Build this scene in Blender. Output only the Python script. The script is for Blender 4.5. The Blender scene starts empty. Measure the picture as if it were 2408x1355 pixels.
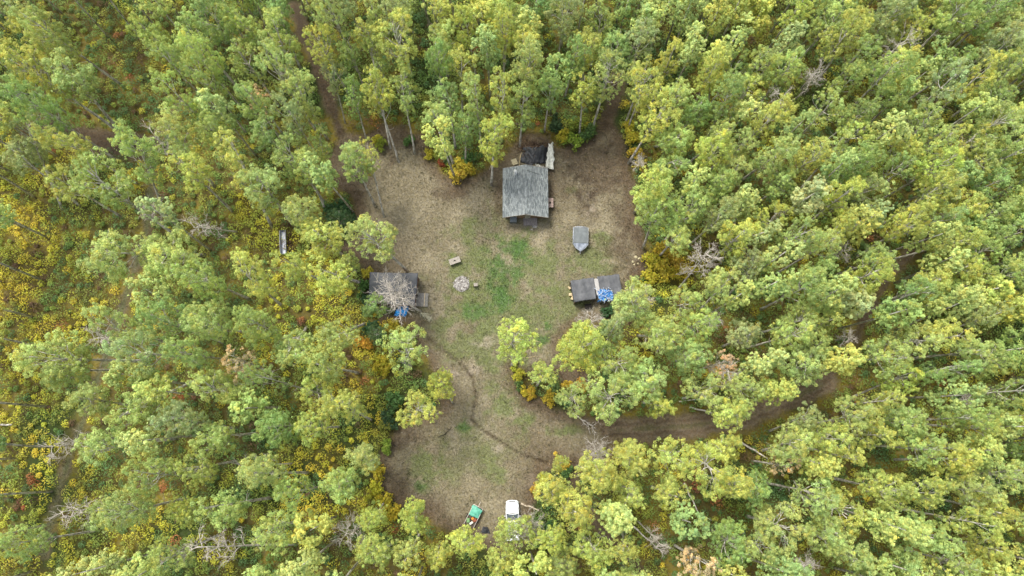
import bpy, bmesh, math, random
import numpy as np
from mathutils import Vector, Matrix, Quaternion
R = math.radians
rng = np.random.default_rng(11)
random.seed(7)
scene = bpy.context.scene
COL = scene.collection

# ------------------------------------------------------------------ camera, sky, sun, exposure
CAM_H, TILT, FPX, CX, CY = 103.0, R(12.4), 1605.0, 1204.0, 677.5
cam_d = bpy.data.cameras.new('camera'); cam = bpy.data.objects.new('camera', cam_d); COL.objects.link(cam)
cam.location = (0, 0, CAM_H); cam.rotation_euler = (TILT, 0, 0)
cam_d.sensor_fit = 'HORIZONTAL'; cam_d.sensor_width = 36.0; cam_d.lens = 36.0 * FPX / 2408.0
cam_d.clip_start = 0.5; cam_d.clip_end = 6000
scene.camera = cam

SUN_AZ, SUN_EL = R(-40), R(62)
world = bpy.data.worlds.new('World'); scene.world = world; world.use_nodes = True
wn = world.node_tree.nodes; wl = world.node_tree.links
sky = wn.new('ShaderNodeTexSky'); sky.sky_type = 'NISHITA'; sky.sun_disc = False
sky.sun_elevation = SUN_EL; sky.sun_rotation = SUN_AZ % (2 * math.pi)
sky.air_density = 1.0; sky.dust_density = 3.0; sky.ozone_density = 1.0
bg = wn['Background']; bg.inputs['Strength'].default_value = 0.15
hsv = wn.new('ShaderNodeHueSaturation'); hsv.inputs['Saturation'].default_value = 0.4      # thin even cloud: a paler sky
wl.new(sky.outputs['Color'], hsv.inputs['Color']); wl.new(hsv.outputs['Color'], bg.inputs['Color'])
sun_d = bpy.data.lights.new('sun', 'SUN'); sun = bpy.data.objects.new('sun', sun_d); COL.objects.link(sun)
sun_d.energy = 2.0; sun_d.angle = R(16); sun_d.color = (1.0, 0.94, 0.84)
sdir = Vector((math.sin(SUN_AZ) * math.cos(SUN_EL), math.cos(SUN_AZ) * math.cos(SUN_EL), math.sin(SUN_EL)))
sun.rotation_euler = sdir.to_track_quat('Z', 'Y').to_euler(); sun.location = (0, 0, 150)
scene.view_settings.view_transform = 'Standard'; scene.view_settings.look = 'None'
scene.view_settings.exposure = 1.12; scene.view_settings.gamma = 1.0
scene.cycles.max_bounces = 8; scene.cycles.diffuse_bounces = 5; scene.cycles.transmission_bounces = 4
scene.cycles.transparent_max_bounces = 4

# ------------------------------------------------------------------ photo pixel <-> ground
ST, CT = math.sin(TILT), math.cos(TILT)
def G(px, py, z=0.0):
    u = (px - CX) / FPX; v = (CY - py) / FPX
    dx, dy, dz = u, v * CT + ST, v * ST - CT
    s = (z - CAM_H) / dz
    return Vector((dx * s, dy * s, z))
def proj(x, y, z):
    x = np.asarray(x, float); y = np.asarray(y, float); z = np.asarray(z, float) - CAM_H
    up = y * CT + z * ST; f = y * ST - z * CT
    return CX + FPX * x / f, CY - FPX * up / f
def Gp(poly, z=0.0): return np.array([G(a, b, z)[:2] for a, b in poly])

def inside(poly, x, y):
    poly = np.asarray(poly, float); x = np.asarray(x, float); y = np.asarray(y, float)
    r = np.zeros(x.shape, bool); n = len(poly); j = n - 1
    for i in range(n):
        xi, yi = poly[i]; xj, yj = poly[j]
        if yi != yj:
            r ^= ((yi > y) != (yj > y)) & (x < (xj - xi) * (y - yi) / (yj - yi) + xi)
        j = i
    return r
def segdist(pts, x, y, closed=False):
    pts = np.asarray(pts, float); d = np.full(np.shape(x), 1e9)
    n = len(pts)
    for i in range(n if closed else n - 1):
        a, b = pts[i], pts[(i + 1) % n]; ab = b - a
        t = np.clip(((x - a[0]) * ab[0] + (y - a[1]) * ab[1]) / max(ab @ ab, 1e-9), 0, 1)
        d = np.minimum(d, np.hypot(x - a[0] - t * ab[0], y - a[1] - t * ab[1]))
    return d
def sdist(poly, x, y):                      # negative inside
    d = segdist(poly, x, y, True)
    return np.where(inside(poly, x, y), -d, d)
_lat = {}
def vnoise(x, y, scale, seed=0):
    if seed not in _lat: _lat[seed] = np.random.default_rng(1000 + seed).random((256, 256))
    L = _lat[seed]; x = np.asarray(x) / scale + 1000.37; y = np.asarray(y) / scale + 1000.71
    xi = np.floor(x).astype(int); yi = np.floor(y).astype(int); fx = x - xi; fy = y - yi
    fx = fx * fx * (3 - 2 * fx); fy = fy * fy * (3 - 2 * fy)
    g = lambda a, b: L[a % 256, b % 256]
    return (g(xi, yi) * (1 - fx) + g(xi + 1, yi) * fx) * (1 - fy) + (g(xi, yi + 1) * (1 - fx) + g(xi + 1, yi + 1) * fx) * fy
def fbm(x, y, scale, seed=0, o=4):
    s = 0; a = 0.5; t = 0
    for k in range(o):
        s = s + a * vnoise(x, y, scale / 2 ** k, seed + k); t += a; a *= 0.55
    return s / t
def sst(a, b, v): 
    t = np.clip((v - a) / (b - a), 0, 1); return t * t * (3 - 2 * t)
def lin(r, g, b):
    f = lambda c: (c / 255) / 12.92 if c <= 10 else ((c / 255 + 0.055) / 1.055) ** 2.4
    return (f(r), f(g), f(b))

# ------------------------------------------------------------------ places (photo pixels on the ground)
CLEAR_PX = [(800,310),(860,322),(900,300),(945,290),(990,330),(1010,372),(1040,405),(1072,440),(1112,415),(1150,400),(1185,375),(1215,332),(1250,318),(1290,322),(1312,345),(1348,352),(1385,330),
 (1412,290),(1445,300),(1470,345),(1480,420),(1488,500),(1512,575),(1522,620),(1500,650),(1480,690),(1470,730),(1420,760),(1350,760),(1315,800),(1320,850),(1375,880),(1395,905),
 (1345,905),(1300,880),(1250,880),(1205,862),(1205,900),(1245,930),(1300,952),(1370,985),(1450,1000),(1450,1040),(1410,1075),(1375,1100),(1310,1085),(1275,1110),(1255,1170),(1245,1230),(1230,1275),
 (1170,1300),(1120,1290),(1090,1240),(1020,1235),(990,1195),(940,1180),(900,1165),(880,1130),(892,1080),(915,1040),(935,1000),(985,985),(1040,965),(1045,915),(1015,870),(1000,810),(960,765),(905,755),
 (890,720),(865,690),(862,640),(835,610),(800,590),(812,540),(850,505),(838,460),(800,440),(780,400),(790,350)]
TRACKS = [('nw', [(690,20),(735,130),(770,220),(800,310)], 0.8), ('e', [(1430,1012),(1600,1003),(1750,985),(1850,942),(1940,900)], 1.55), ('e2', [(1940,900),(2000,810),(2060,700),(2140,590),(2230,500)], 0.3),
 ('s', [(1352,1085),(1345,1150),(1370,1200),(1430,1265),(1520,1360)], 0.45), ('w', [(430,240),(362,330),(345,540),(285,730),(205,960),(140,1150),(100,1300)], 0.35),
 ('w2', [(90,290),(200,325),(340,350)], 1.5), ('n', [(1425,300),(1440,250),(1455,180)], 0.9)]
CLEAR = Gp(CLEAR_PX)
TRK = [(n, Gp(p), w) for n, p, w in TRACKS]
def clear_sd(x, y):
    d = sdist(CLEAR, x, y)
    for n, p, w in TRK: d = np.minimum(d, segdist(p, x, y) - w)
    return d

# ------------------------------------------------------------------ helpers: nodes, materials, meshes
def new_mat(name):
    m = bpy.data.materials.new(name); m.use_nodes = True
    nt = m.node_tree; return m, nt, nt.nodes, nt.links, nt.nodes['Principled BSDF']
def mat(name, c1, c2=None, rough=0.8, scale=6.0, stretch=(1, 1, 1), detail=6.0, bump=0.0, metal=0.0, bscale=None, contrast=(0.35, 0.65), spec=0.3):
    m, nt, N, L, b = new_mat(name)
    b.inputs['Roughness'].default_value = rough; b.inputs['Metallic'].default_value = metal
    b.inputs['Specular IOR Level'].default_value = spec
    tc = N.new('ShaderNodeTexCoord'); mp = N.new('ShaderNodeMapping'); mp.inputs['Scale'].default_value = stretch
    L.new(tc.outputs['Object'], mp.inputs['Vector'])
    nz = N.new('ShaderNodeTexNoise'); nz.inputs['Scale'].default_value = scale; nz.inputs['Detail'].default_value = detail
    L.new(mp.outputs['Vector'], nz.inputs['Vector'])
    cr = N.new('ShaderNodeValToRGB'); e = cr.color_ramp.elements
    e[0].position, e[1].position = contrast
    e[0].color = (*c1, 1); e[1].color = (*(c2 or c1), 1)
    L.new(nz.outputs['Fac'], cr.inputs['Fac']); L.new(cr.outputs['Color'], b.inputs['Base Color'])
    if bump:
        bp = N.new('ShaderNodeBump'); bp.inputs['Strength'].default_value = bump; bp.inputs['Distance'].default_value = 0.05
        n2 = N.new('ShaderNodeTexNoise'); n2.inputs['Scale'].default_value = bscale or scale * 2; n2.inputs['Detail'].default_value = 4
        L.new(mp.outputs['Vector'], n2.inputs['Vector']); L.new(n2.outputs['Fac'], bp.inputs['Height']); L.new(bp.outputs['Normal'], b.inputs['Normal'])
    return m

def leaf_mat(name, use_obj, trans=0.35):
    """leaf colour from the mesh's own per-leaf colour, tinted per tree"""
    m, nt, N, L, b = new_mat(name)
    at = N.new('ShaderNodeAttribute'); at.attribute_name = 'leaf_color'
    col = at.outputs['Color']
    if use_obj:
        oi = N.new('ShaderNodeObjectInfo')
        mx = N.new('ShaderNodeMix'); mx.data_type = 'RGBA'; mx.blend_type = 'MULTIPLY'; mx.inputs['Factor'].default_value = 1
        L.new(col, mx.inputs['A']); L.new(oi.outputs['Color'], mx.inputs['B']); col = mx.outputs['Result']
    b.inputs['Roughness'].default_value = 0.55; b.inputs['Specular IOR Level'].default_value = 0.25
    L.new(col, b.inputs['Base Color'])
    tr = N.new('ShaderNodeBsdfTranslucent'); L.new(col, tr.inputs['Color'])
    ms = N.new('ShaderNodeMixShader'); ms.inputs['Fac'].default_value = trans
    L.new(b.outputs['BSDF'], ms.inputs[1]); L.new(tr.outputs['BSDF'], ms.inputs[2])
    L.new(ms.outputs['Shader'], N['Material Output'].inputs['Surface'])
    return m

def quads_mesh(name, V, colors=None, n=4, attr='leaf_color'):
    """V: (N*n,3) vertices, one n-gon per n vertices"""
    nv = len(V); nf = nv // n
    me = bpy.data.meshes.new(name)
    me.vertices.add(nv); me.vertices.foreach_set('co', np.ascontiguousarray(V, np.float32).ravel())
    me.loops.add(nv); me.loops.foreach_set('vertex_index', np.arange(nv, dtype=np.int32))
    me.polygons.add(nf); me.polygons.foreach_set('loop_start', np.arange(0, nv, n, dtype=np.int32))
    me.update(calc_edges=True)
    if colors is not None:
        c = np.ones((nf, 4), np.float32); c[:, :3] = colors
        a = me.attributes.new(attr, 'FLOAT_COLOR', 'POINT'); a.data.foreach_set('color', np.repeat(c, n, axis=0).ravel())
    return me
def unit(v): return v / np.maximum(np.linalg.norm(v, axis=-1, keepdims=True), 1e-9)
def leaves(C, Nrm, S, aspect=0.72, g=rng):
    """diamond leaf clusters: centres, normals, sizes -> (4N,3)"""
    t = unit(np.cross(Nrm, g.normal(size=C.shape))); b = np.cross(Nrm, t)
    s = S[:, None]; k = g.uniform(0.55, 1.0, (len(C), 1)) * aspect
    fold = Nrm * s * g.uniform(-0.35, 0.35, (len(C), 1))
    return np.stack([C + t * s + fold, C + b * s * k - fold * 0.5, C - t * s + fold * 0.6, C - b * s * k - fold * 0.5], axis=1).reshape(-1, 3)

class MB:
    """collects shapes for ONE mesh object"""
    def __init__(s): s.v = []; s.f = []; s.smooth = []
    def add(s, vs, fs, smooth=False):
        o = len(s.v); s.v += [tuple(v) for v in vs]; s.f += [tuple(i + o for i in f) for f in fs]; s.smooth += [smooth] * len(fs); return s
    def box(s, c, size, rz=0.0, M=None, ch=0.0):
        x, y, z = (d / 2 for d in size)
        if ch:
            P = []
            for zz, k in ((-z, ch), (-z + ch, 0), (z - ch, 0), (z, ch)):
                for sx, sy in ((-1, -1), (1, -1), (1, 1), (-1, 1)): P.append((sx * (x - k), sy * (y - k), zz))
            F = [(3, 2, 1, 0), (12, 13, 14, 15)]
            for l in range(3):
                for i in range(4): a = l * 4 + i; b = l * 4 + (i + 1) % 4; F.append((a, b, b + 4, a + 4))
        else:
            P = [(sx * x, sy * y, sz * z) for sz in (-1, 1) for sx, sy in ((-1, -1), (1, -1), (1, 1), (-1, 1))]
            F = [(3, 2, 1, 0), (4, 5, 6, 7)] + [(i, (i + 1) % 4, (i + 1) % 4 + 4, i + 4) for i in range(4)]
        m = M or (Matrix.Translation(c) @ Matrix.Rotation(rz, 4, 'Z'))
        return s.add([m @ Vector(p) for p in P], F)
    def tube(s, pts, rad, n=6, cap=True):
        pts = [Vector(p) for p in pts]; rad = rad if hasattr(rad, '__len__') else [rad] * len(pts)
        V = []; F = []
        for i, p in enumerate(pts):
            d = (pts[min(i + 1, len(pts) - 1)] - pts[max(i - 1, 0)]).normalized()
            a = d.orthogonal().normalized(); 
            ref = Vector((0.31, 0.95, 0.07)); a = (ref - d * ref.dot(d)).normalized(); b = d.cross(a)
            for k in range(n): V.append(p + (a * math.cos(2 * math.pi * k / n) + b * math.sin(2 * math.pi * k / n)) * rad[i])
        for i in range(len(pts) - 1):
            for k in range(n): F.append((i * n + k, i * n + (k + 1) % n, (i + 1) * n + (k + 1) % n, (i + 1) * n + k))
        if cap: F += [tuple(range(n - 1, -1, -1)), tuple(range((len(pts) - 1) * n, len(pts) * n))]
        return s.add(V, F, True)
    def prism(s, poly, z0, z1):
        n = len(poly); V = [(x, y, z0) for x, y in poly] + [(x, y, z1) for x, y in poly]
        return s.add(V, [tuple(range(n - 1, -1, -1)), tuple(range(n, 2 * n))] + [(i, (i + 1) % n, (i + 1) % n + n, i + n) for i in range(n)])
    def mesh(s, name):
        me = bpy.data.meshes.new(name); me.from_pydata(s.v, [], s.f)
        me.polygons.foreach_set('use_smooth', s.smooth); me.update(); return me
    def build(s, name, material, parent=None, label=None):
        o = bpy.data.objects.new(name, s.mesh(name)); COL.objects.link(o); o.data.materials.append(material)
        if parent: o.parent = parent
        if label: o['label'] = label
        return o
def tag(o, label, cat, group=None, kind=None):
    if label: o['label'] = label
    if cat: o['category'] = cat
    if group: o['group'] = group
    if kind: o['kind'] = kind
    return o
def empty(name, loc, label, cat, rz=0.0, group=None):
    o = bpy.data.objects.new(name, None); COL.objects.link(o); o.location = loc; o.rotation_euler = (0, 0, rz); o.empty_display_size = 0.3
    return tag(o, label, cat, group)
def link_mesh(name, me, material, parent=None):
    o = bpy.data.objects.new(name, me); COL.objects.link(o)
    if material and not me.materials: me.materials.append(material)
    if parent: o.parent = parent
    return o
def cloth(name, corners, material, nx=24, ny=24, hf=None, wob=0.04, thick=0.012, parent=None, seed=0, edge=0.0, wscale=0.5):
    """draped sheet spanning 4 world corners (a,b,c,d around), height function hf(u,v), wrinkles, real thickness"""
    a, b, c, d = (np.array(p, float) for p in corners)
    u, v = np.meshgrid(np.linspace(0, 1, nx), np.linspace(0, 1, ny), indexing='ij')
    P = ((1 - u) * (1 - v))[..., None] * a + (u * (1 - v))[..., None] * b + (u * v)[..., None] * c + ((1 - u) * v)[..., None] * d
    if edge:
        em = np.clip(1 - np.minimum(np.minimum(u, 1 - u), np.minimum(v, 1 - v)) * 6, 0, 1)
        P[..., 0] += em * edge * (fbm(P[..., 0], P[..., 1], 0.7, 60 + seed) - 0.5) * 2; P[..., 1] += em * edge * (fbm(P[..., 0], P[..., 1], 0.7, 70 + seed) - 0.5) * 2
    if hf is not None: P[..., 2] += hf(u, v)
    P[..., 2] += wob * (1 - np.abs(fbm(P[..., 0] + 0.6 * P[..., 1], P[..., 1] * 0.5, wscale, 40 + seed, 3) - 0.5) * 4)
    mb = MB(); F = []
    idx = lambda i, j: i * ny + j
    for i in range(nx - 1):
        for j in range(ny - 1): F.append((idx(i, j), idx(i + 1, j), idx(i + 1, j + 1), idx(i, j + 1)))
    mb.add(P.reshape(-1, 3), F, True); o = mb.build(name, material, parent)
    s = o.modifiers.new('thickness', 'SOLIDIFY'); s.thickness = thick
    return o

# ------------------------------------------------------------------ ground
gx = np.concatenate([[-1800, -900, -450, -250, -160, -120], np.arange(-96, 96.01, 0.32), [120, 160, 250, 450, 900, 1800]])
gy = np.concatenate([[-1800, -900, -450, -200, -100, -60], np.arange(-34, 84.01, 0.32), [105, 140, 220, 450, 900, 1800]])
GX, GY = np.meshgrid(gx, gy, indexing='ij')
SD = clear_sd(GX, GY)
RUT = Gp([(1008,795),(1045,825),(1085,855),(1112,890),(1120,935),(1108,985),(1130,1008),(1180,1040),(1225,1068),(1285,1087)])
RUTW = np.abs(segdist(RUT, GX, GY) + (fbm(GX, GY, 1.2, 5) - 0.5) * 0.5)
def ground_color(x, y, sd, rutd):
    n1 = fbm(x, y, 9, 1); n2 = fbm(x, y, 2.6, 7); n3 = vnoise(x, y, 1.1, 15); n4 = vnoise(x, y, 0.45, 16)
    A = lambda *c: np.array(lin(*c))
    def mixc(c, d, w): return c * (1 - w[..., None]) + d * w[..., None]
    base = np.broadcast_to(A(136, 127, 104), x.shape + (3,)).copy()             # dead mown grass
    base = mixc(base, A(152, 143, 119), sst(0.45, 0.75, n2))
    base = mixc(base, A(120, 109, 89), sst(0.5, 0.8, n1))
    px, py = proj(x, y, np.zeros_like(x))
    def blob(cx, cy, rx, ry, rot=0.0, soft=0.55):
        dx, dy = px - cx, py - cy; c, s = math.cos(rot), math.sin(rot)
        d = np.hypot((dx * c + dy * s) / rx, (-dx * s + dy * c) / ry) + (n2 - 0.5) * 1.5 + (n3 - 0.5) * 0.9 + (n4 - 0.5) * 0.8
        return sst(1.0 + soft * 0.3, 1.0 - soft, d)
    g = np.zeros_like(x)                                                        # living grass
    for args in [(1215,590,55,65),(1185,665,50,85),(1150,740,60,70,0.3),(1090,665,55,55),(1130,620,45,40),(1245,545,35,25),(1270,620,55,50),(1400,620,70,35),(1330,715,55,40),(1125,815,75,45),
                 (1225,890,45,25),(1195,955,60,50,0.5),(1240,985,50,22),(1000,1095,48,60,0.3),(985,1145,28,26),(1150,1085,20,45,-0.2),(1090,1010,25,20),(1180,1110,20,28),(1330,1010,60,15),(1100,540,22,28),(1045,760,30,30),
                 (1345,445,16,12),(1215,850,30,18),(910,735,30,10),(1420,560,30,25)]:
        g = np.maximum(g, blob(*args) * (0.55 + 0.45 * n2))
    g = np.maximum(g, 0.85 * np.maximum(blob(1195, 690, 170, 170, soft=0.9), blob(1110, 1060, 120, 90, soft=0.9) * 0.5))
    base = mixc(base, A(112, 123, 76), np.clip(g * 1.0, 0, 1))
    for args in [(1190,640,38,60),(1205,590,30,22),(1290,770,10,8),(1130,735,28,18),(985,1140,16,14),(1180,700,22,30),(1275,800,14,10),(1090,1005,14,12)]:
        base = mixc(base, A(86, 116, 64), 0.85 * blob(args[0], args[1], args[2] * 1.15, args[3] * 1.15) * 0.85)
    dk = np.zeros_like(x)                                                      # dark soil and leaf litter, with shade by cabin and right woods painted in
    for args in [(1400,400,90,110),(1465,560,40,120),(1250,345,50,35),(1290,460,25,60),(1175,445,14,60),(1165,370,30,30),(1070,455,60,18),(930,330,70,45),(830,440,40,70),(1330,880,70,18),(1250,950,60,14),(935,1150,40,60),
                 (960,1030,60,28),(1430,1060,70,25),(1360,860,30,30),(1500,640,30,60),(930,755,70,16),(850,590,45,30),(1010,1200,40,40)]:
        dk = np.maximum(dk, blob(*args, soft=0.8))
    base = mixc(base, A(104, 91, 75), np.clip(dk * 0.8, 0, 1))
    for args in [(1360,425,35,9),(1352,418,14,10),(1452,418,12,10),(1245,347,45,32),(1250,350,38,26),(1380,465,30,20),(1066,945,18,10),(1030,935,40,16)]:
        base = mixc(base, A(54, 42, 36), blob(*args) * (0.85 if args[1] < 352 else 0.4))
    for args in [(1055,880,28,22),(1080,915,20,16),(1005,845,14,30),(1100,1050,35,14),(1060,1020,20,12),(1180,1055,22,12),(1250,1130,40,20),(1385,480,26,30),(1325,365,18,16),(1140,800,25,18),(1110,870,25,25)]:
        base = mixc(base, A(170, 158, 142), blob(*args) * 0.6 * sst(0.4, 0.7, n3))
    # rim of the clearing and the woods' floor
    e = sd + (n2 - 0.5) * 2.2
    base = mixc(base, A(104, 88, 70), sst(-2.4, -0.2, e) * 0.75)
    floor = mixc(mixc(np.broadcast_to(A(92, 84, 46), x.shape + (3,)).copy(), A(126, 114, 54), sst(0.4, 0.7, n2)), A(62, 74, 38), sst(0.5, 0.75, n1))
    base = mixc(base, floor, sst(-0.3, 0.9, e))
    for n, p, w in TRK:
        d = segdist(p, x, y) + (n2 - 0.5) * 1.0 + (n3 - 0.5) * 0.5
        if n == 'e':
            base = mixc(base, A(132, 118, 98), sst(w + 0.5, w - 0.9, d))
            for off in (0.85,): base = mixc(base, A(100, 84, 68), sst(0.40, 0.08, np.abs(d - off)) * 0.7)
            base = mixc(base, A(98, 98, 62), sst(0.4, 0.1, d) * 0.6)
        elif n == 'w':
            base = mixc(base, A(84, 98, 60), 0.65 * sst(w + 0.5, w - 0.5, d))
        else:
            base = mixc(base, A(98, 84, 68), sst(w + 0.5, w - 0.7, d))
    base = mixc(base, A(74, 62, 48), sst(0.34, 0.06, rutd) * (0.42 + 0.5 * n3))
    return base
ALB = 0.75
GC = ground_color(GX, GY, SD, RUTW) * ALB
GZ = (fbm(GX, GY, 7, 21) - 0.5) * 0.10 - 0.10 * sst(0.45, 0.0, RUTW)
for n, p, w in TRK:
    if n == 'e': GZ -= 0.07 * sst(0.5, 0.1, np.abs(segdist(p, GX, GY) - 0.85))
def zg(x, y): return float((fbm(np.array([x]), np.array([y]), 7, 21)[0] - 0.5) * 0.10)
me = bpy.data.meshes.new('ground'); nx_, ny_ = GX.shape
me.vertices.add(GX.size); me.vertices.foreach_set('co', np.stack([GX, GY, GZ], -1).astype(np.float32).ravel())
ii, jj = np.meshgrid(np.arange(nx_ - 1), np.arange(ny_ - 1), indexing='ij'); q = ii * ny_ + jj
Q = np.stack([q, q + ny_, q + ny_ + 1, q + 1], -1).reshape(-1, 4).astype(np.int32)
me.loops.add(Q.size); me.loops.foreach_set('vertex_index', Q.ravel()); me.polygons.add(len(Q)); me.polygons.foreach_set('loop_start', np.arange(0, Q.size, 4, dtype=np.int32))
me.polygons.foreach_set('use_smooth', np.ones(len(Q), bool)); me.update(calc_edges=True)
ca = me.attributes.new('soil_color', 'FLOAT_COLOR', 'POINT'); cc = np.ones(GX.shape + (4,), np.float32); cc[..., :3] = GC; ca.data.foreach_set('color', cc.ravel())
gm, nt, N, L, b = new_mat('ground_soil_and_grass')
at = N.new('ShaderNodeAttribute'); at.attribute_name = 'soil_color'
tc = N.new('ShaderNodeTexCoord')
def noise(sc, det=5, rough=0.6):
    n = N.new('ShaderNodeTexNoise'); n.inputs['Scale'].default_value = sc; n.inputs['Detail'].default_value = det; n.inputs['Roughness'].default_value = rough
    L.new(tc.outputs['Object'], n.inputs['Vector']); return n.outputs['Fac']
def mrange(fac, a, b2, c, d):
    m = N.new('ShaderNodeMapRange'); m.inputs[1].default_value, m.inputs[2].default_value, m.inputs[3].default_value, m.inputs[4].default_value = a, b2, c, d
    L.new(fac, m.inputs[0]); return m.outputs[0]
hs = N.new('ShaderNodeHueSaturation'); L.new(at.outputs['Color'], hs.inputs['Color'])
mt = N.new('ShaderNodeMath'); mt.operation = 'MULTIPLY'
L.new(mrange(noise(3.6, 8, 0.85), 0.34, 0.66, 0.6, 1.4), mt.inputs[0]); L.new(mrange(noise(0.8, 4), 0.3, 0.7, 0.9, 1.1), mt.inputs[1])
L.new(mt.outputs[0], hs.inputs['Value']); L.new(mrange(noise(2.2, 5), 0.3, 0.7, 0.75, 1.2), hs.inputs['Saturation'])
L.new(hs.outputs['Color'], b.inputs['Base Color']); b.inputs['Roughness'].default_value = 0.95; b.inputs['Specular IOR Level'].default_value = 0.1
bp = N.new('ShaderNodeBump'); bp.inputs['Strength'].default_value = 0.6; bp.inputs['Distance'].default_value = 0.08
L.new(noise(7, 6, 0.7), bp.inputs['Height']); L.new(bp.outputs['Normal'], b.inputs['Normal'])
me.materials.append(gm)
ground = bpy.data.objects.new('ground', me); COL.objects.link(ground); ground['kind'] = 'structure'

LEAF_TREE = leaf_mat('aspen_leaves', True, 0.38)
LEAF_LOW = leaf_mat('undergrowth_leaves', False, 0.3)
BARK = mat('aspen_bark', lin(128, 123, 114), lin(212, 206, 196), 0.85, 3.0, (1, 1, 0.5), 8, 0.3, contrast=(0.38, 0.6))
BARK_DEAD = mat('bleached_dead_bark', lin(150, 143, 134), lin(212, 204, 194), 0.9, 5.0, (1, 1, 0.3), 5, contrast=(0.35, 0.65))
LOGM = mat('fallen_log_bark', lin(125, 112, 95), lin(190, 178, 158), 0.9, 4.0, (1, 1, 1), 6)

# ------------------------------------------------------------------ short grass, leaf litter
def scatter_in(poly_fn, n, x0, x1, y0, y1, g):
    x = g.uniform(x0, x1, n); y = g.uniform(y0, y1, n); k = poly_fn(x, y); return x[k], y[k]
g2 = np.random.default_rng(5)
bx0, by0 = CLEAR.min(0) - 3; bx1, by1 = CLEAR.max(0) + 3
x, y = scatter_in(lambda a, c: sdist(CLEAR, a, c) < 0.6, 240000, bx0, bx1, by0, by1, g2)
xt, yt = scatter_in(lambda a, c: np.minimum.reduce([segdist(p, a, c) - w for n, p, w in TRK]) < 0.4, 420000, -75, 75, -25, 62, g2)
x, y = np.concatenate([x, xt]), np.concatenate([y, yt])
rd = np.abs(segdist(RUT, x, y))
xs_, ys_ = x + g2.normal(size=len(x)) * 0.45, y + g2.normal(size=len(x)) * 0.45
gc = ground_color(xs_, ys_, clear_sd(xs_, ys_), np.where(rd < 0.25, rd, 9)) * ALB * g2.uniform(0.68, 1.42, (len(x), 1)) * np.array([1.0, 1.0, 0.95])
C = np.stack([x, y, np.full_like(x, 0.03)], -1)
az = g2.uniform(0, 2 * np.pi, len(x)); lean = g2.uniform(0.5, 1.3, len(x)); h = g2.uniform(0.06, 0.2, len(x))
tip = np.stack([np.cos(az) * h * lean, np.sin(az) * h * lean, h], -1); side = np.stack([-np.sin(az), np.cos(az), 0 * az], -1) * g2.uniform(0.015, 0.05, (len(x), 1))
gr = link_mesh('grass', quads_mesh('grass', np.stack([C - side, C + side, C + tip], 1).reshape(-1, 3), gc, 3), LEAF_LOW); tag(gr, None, None, None, 'stuff')
# pale fallen leaves and chips lying on the clearing
x, y = scatter_in(lambda a, c: sdist(CLEAR, a, c) < 0.0, 5200, bx0, bx1, by0, by1, g2)
keep = fbm(x, y, 5, 31) > 0.47; x, y = x[keep], y[keep]
C = np.stack([x, y, np.full_like(x, 0.075)], -1); Nn = unit(np.array([0, 0, 1.0]) + 0.3 * g2.normal(size=C.shape))
pal = np.array([lin(206, 198, 170), lin(186, 168, 120), lin(168, 140, 92), lin(120, 100, 74)])[g2.integers(0, 4, len(x))]
fl = link_mesh('fallen_leaves', quads_mesh('fallen_leaves', leaves(C, Nn, g2.uniform(0.03, 0.085, len(x)), g=g2), pal), LEAF_LOW); tag(fl, None, None, None, 'stuff')

# thin twigs and tufts of longer grass
x, y = scatter_in(lambda a, c: (sdist(CLEAR, a, c) < 0.3) & (fbm(a, c, 6, 33) > 0.42), 2600, bx0, bx1, by0, by1, g2)
w_ = np.exp(-np.abs(sdist(CLEAR, x, y)) / 5.0) > g2.random(len(x)) * 0.9; x, y = x[w_], y[w_]
az = g2.uniform(0, 2 * np.pi, len(x)); l_ = g2.uniform(0.12, 0.75, len(x))[:, None]; C = np.stack([x, y, np.full_like(x, 0.085)], -1)
d_ = np.stack([np.cos(az), np.sin(az), g2.uniform(-0.03, 0.06, len(x))], -1) * l_; sd_ = np.stack([-np.sin(az), np.cos(az), 0 * az], -1) * g2.uniform(0.008, 0.022, (len(x), 1))
pal = np.array([lin(60, 50, 42), lin(92, 78, 64), lin(150, 142, 130)])[g2.integers(0, 3, len(x))]
tw = link_mesh('fallen_twigs', quads_mesh('fallen_twigs', np.stack([C - d_ - sd_, C - d_ + sd_, C + d_ + sd_ * 0.4, C + d_ - sd_ * 0.4], 1).reshape(-1, 3), pal), LEAF_LOW); tag(tw, None, None, None, 'stuff')
x, y = scatter_in(lambda a, c: (sdist(CLEAR, a, c) < -0.3) & (fbm(a, c, 4, 37) > 0.5), 1300, bx0, bx1, by0, by1, g2)
KT = 22; x, y = np.repeat(x, KT), np.repeat(y, KT); rr_ = np.repeat(g2.uniform(0.08, 0.32, len(x) // KT), KT); az = g2.uniform(0, 2 * np.pi, len(x)); q_ = rr_ * np.sqrt(g2.random(len(x)))
C = np.stack([x + np.cos(az) * q_, y + np.sin(az) * q_, np.full_like(x, 0.03)], -1); h = g2.uniform(0.1, 0.28, len(x)); ln = g2.uniform(0.3, 1.0, len(x))
tip = np.stack([np.cos(az) * h * ln, np.sin(az) * h * ln, h], -1); sd_ = np.stack([-np.sin(az), np.cos(az), 0 * az], -1) * 0.022
tc_ = ground_color(x, y, sdist(CLEAR, x, y), np.full_like(x, 9.0)) * 0.5 + 0.5 * np.array(lin(96, 108, 62)); tc_ = tc_ * ALB * np.repeat(g2.uniform(0.6, 1.15, len(x) // KT), KT)[:, None] * g2.uniform(0.75, 1.25, (len(x), 1))
tf = link_mesh('grass_tufts', quads_mesh('grass_tufts', np.stack([C - sd_, C + sd_, C + tip], 1).reshape(-1, 3), tc_, 3), LEAF_LOW); tag(tf, None, None, None, 'stuff')

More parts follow.
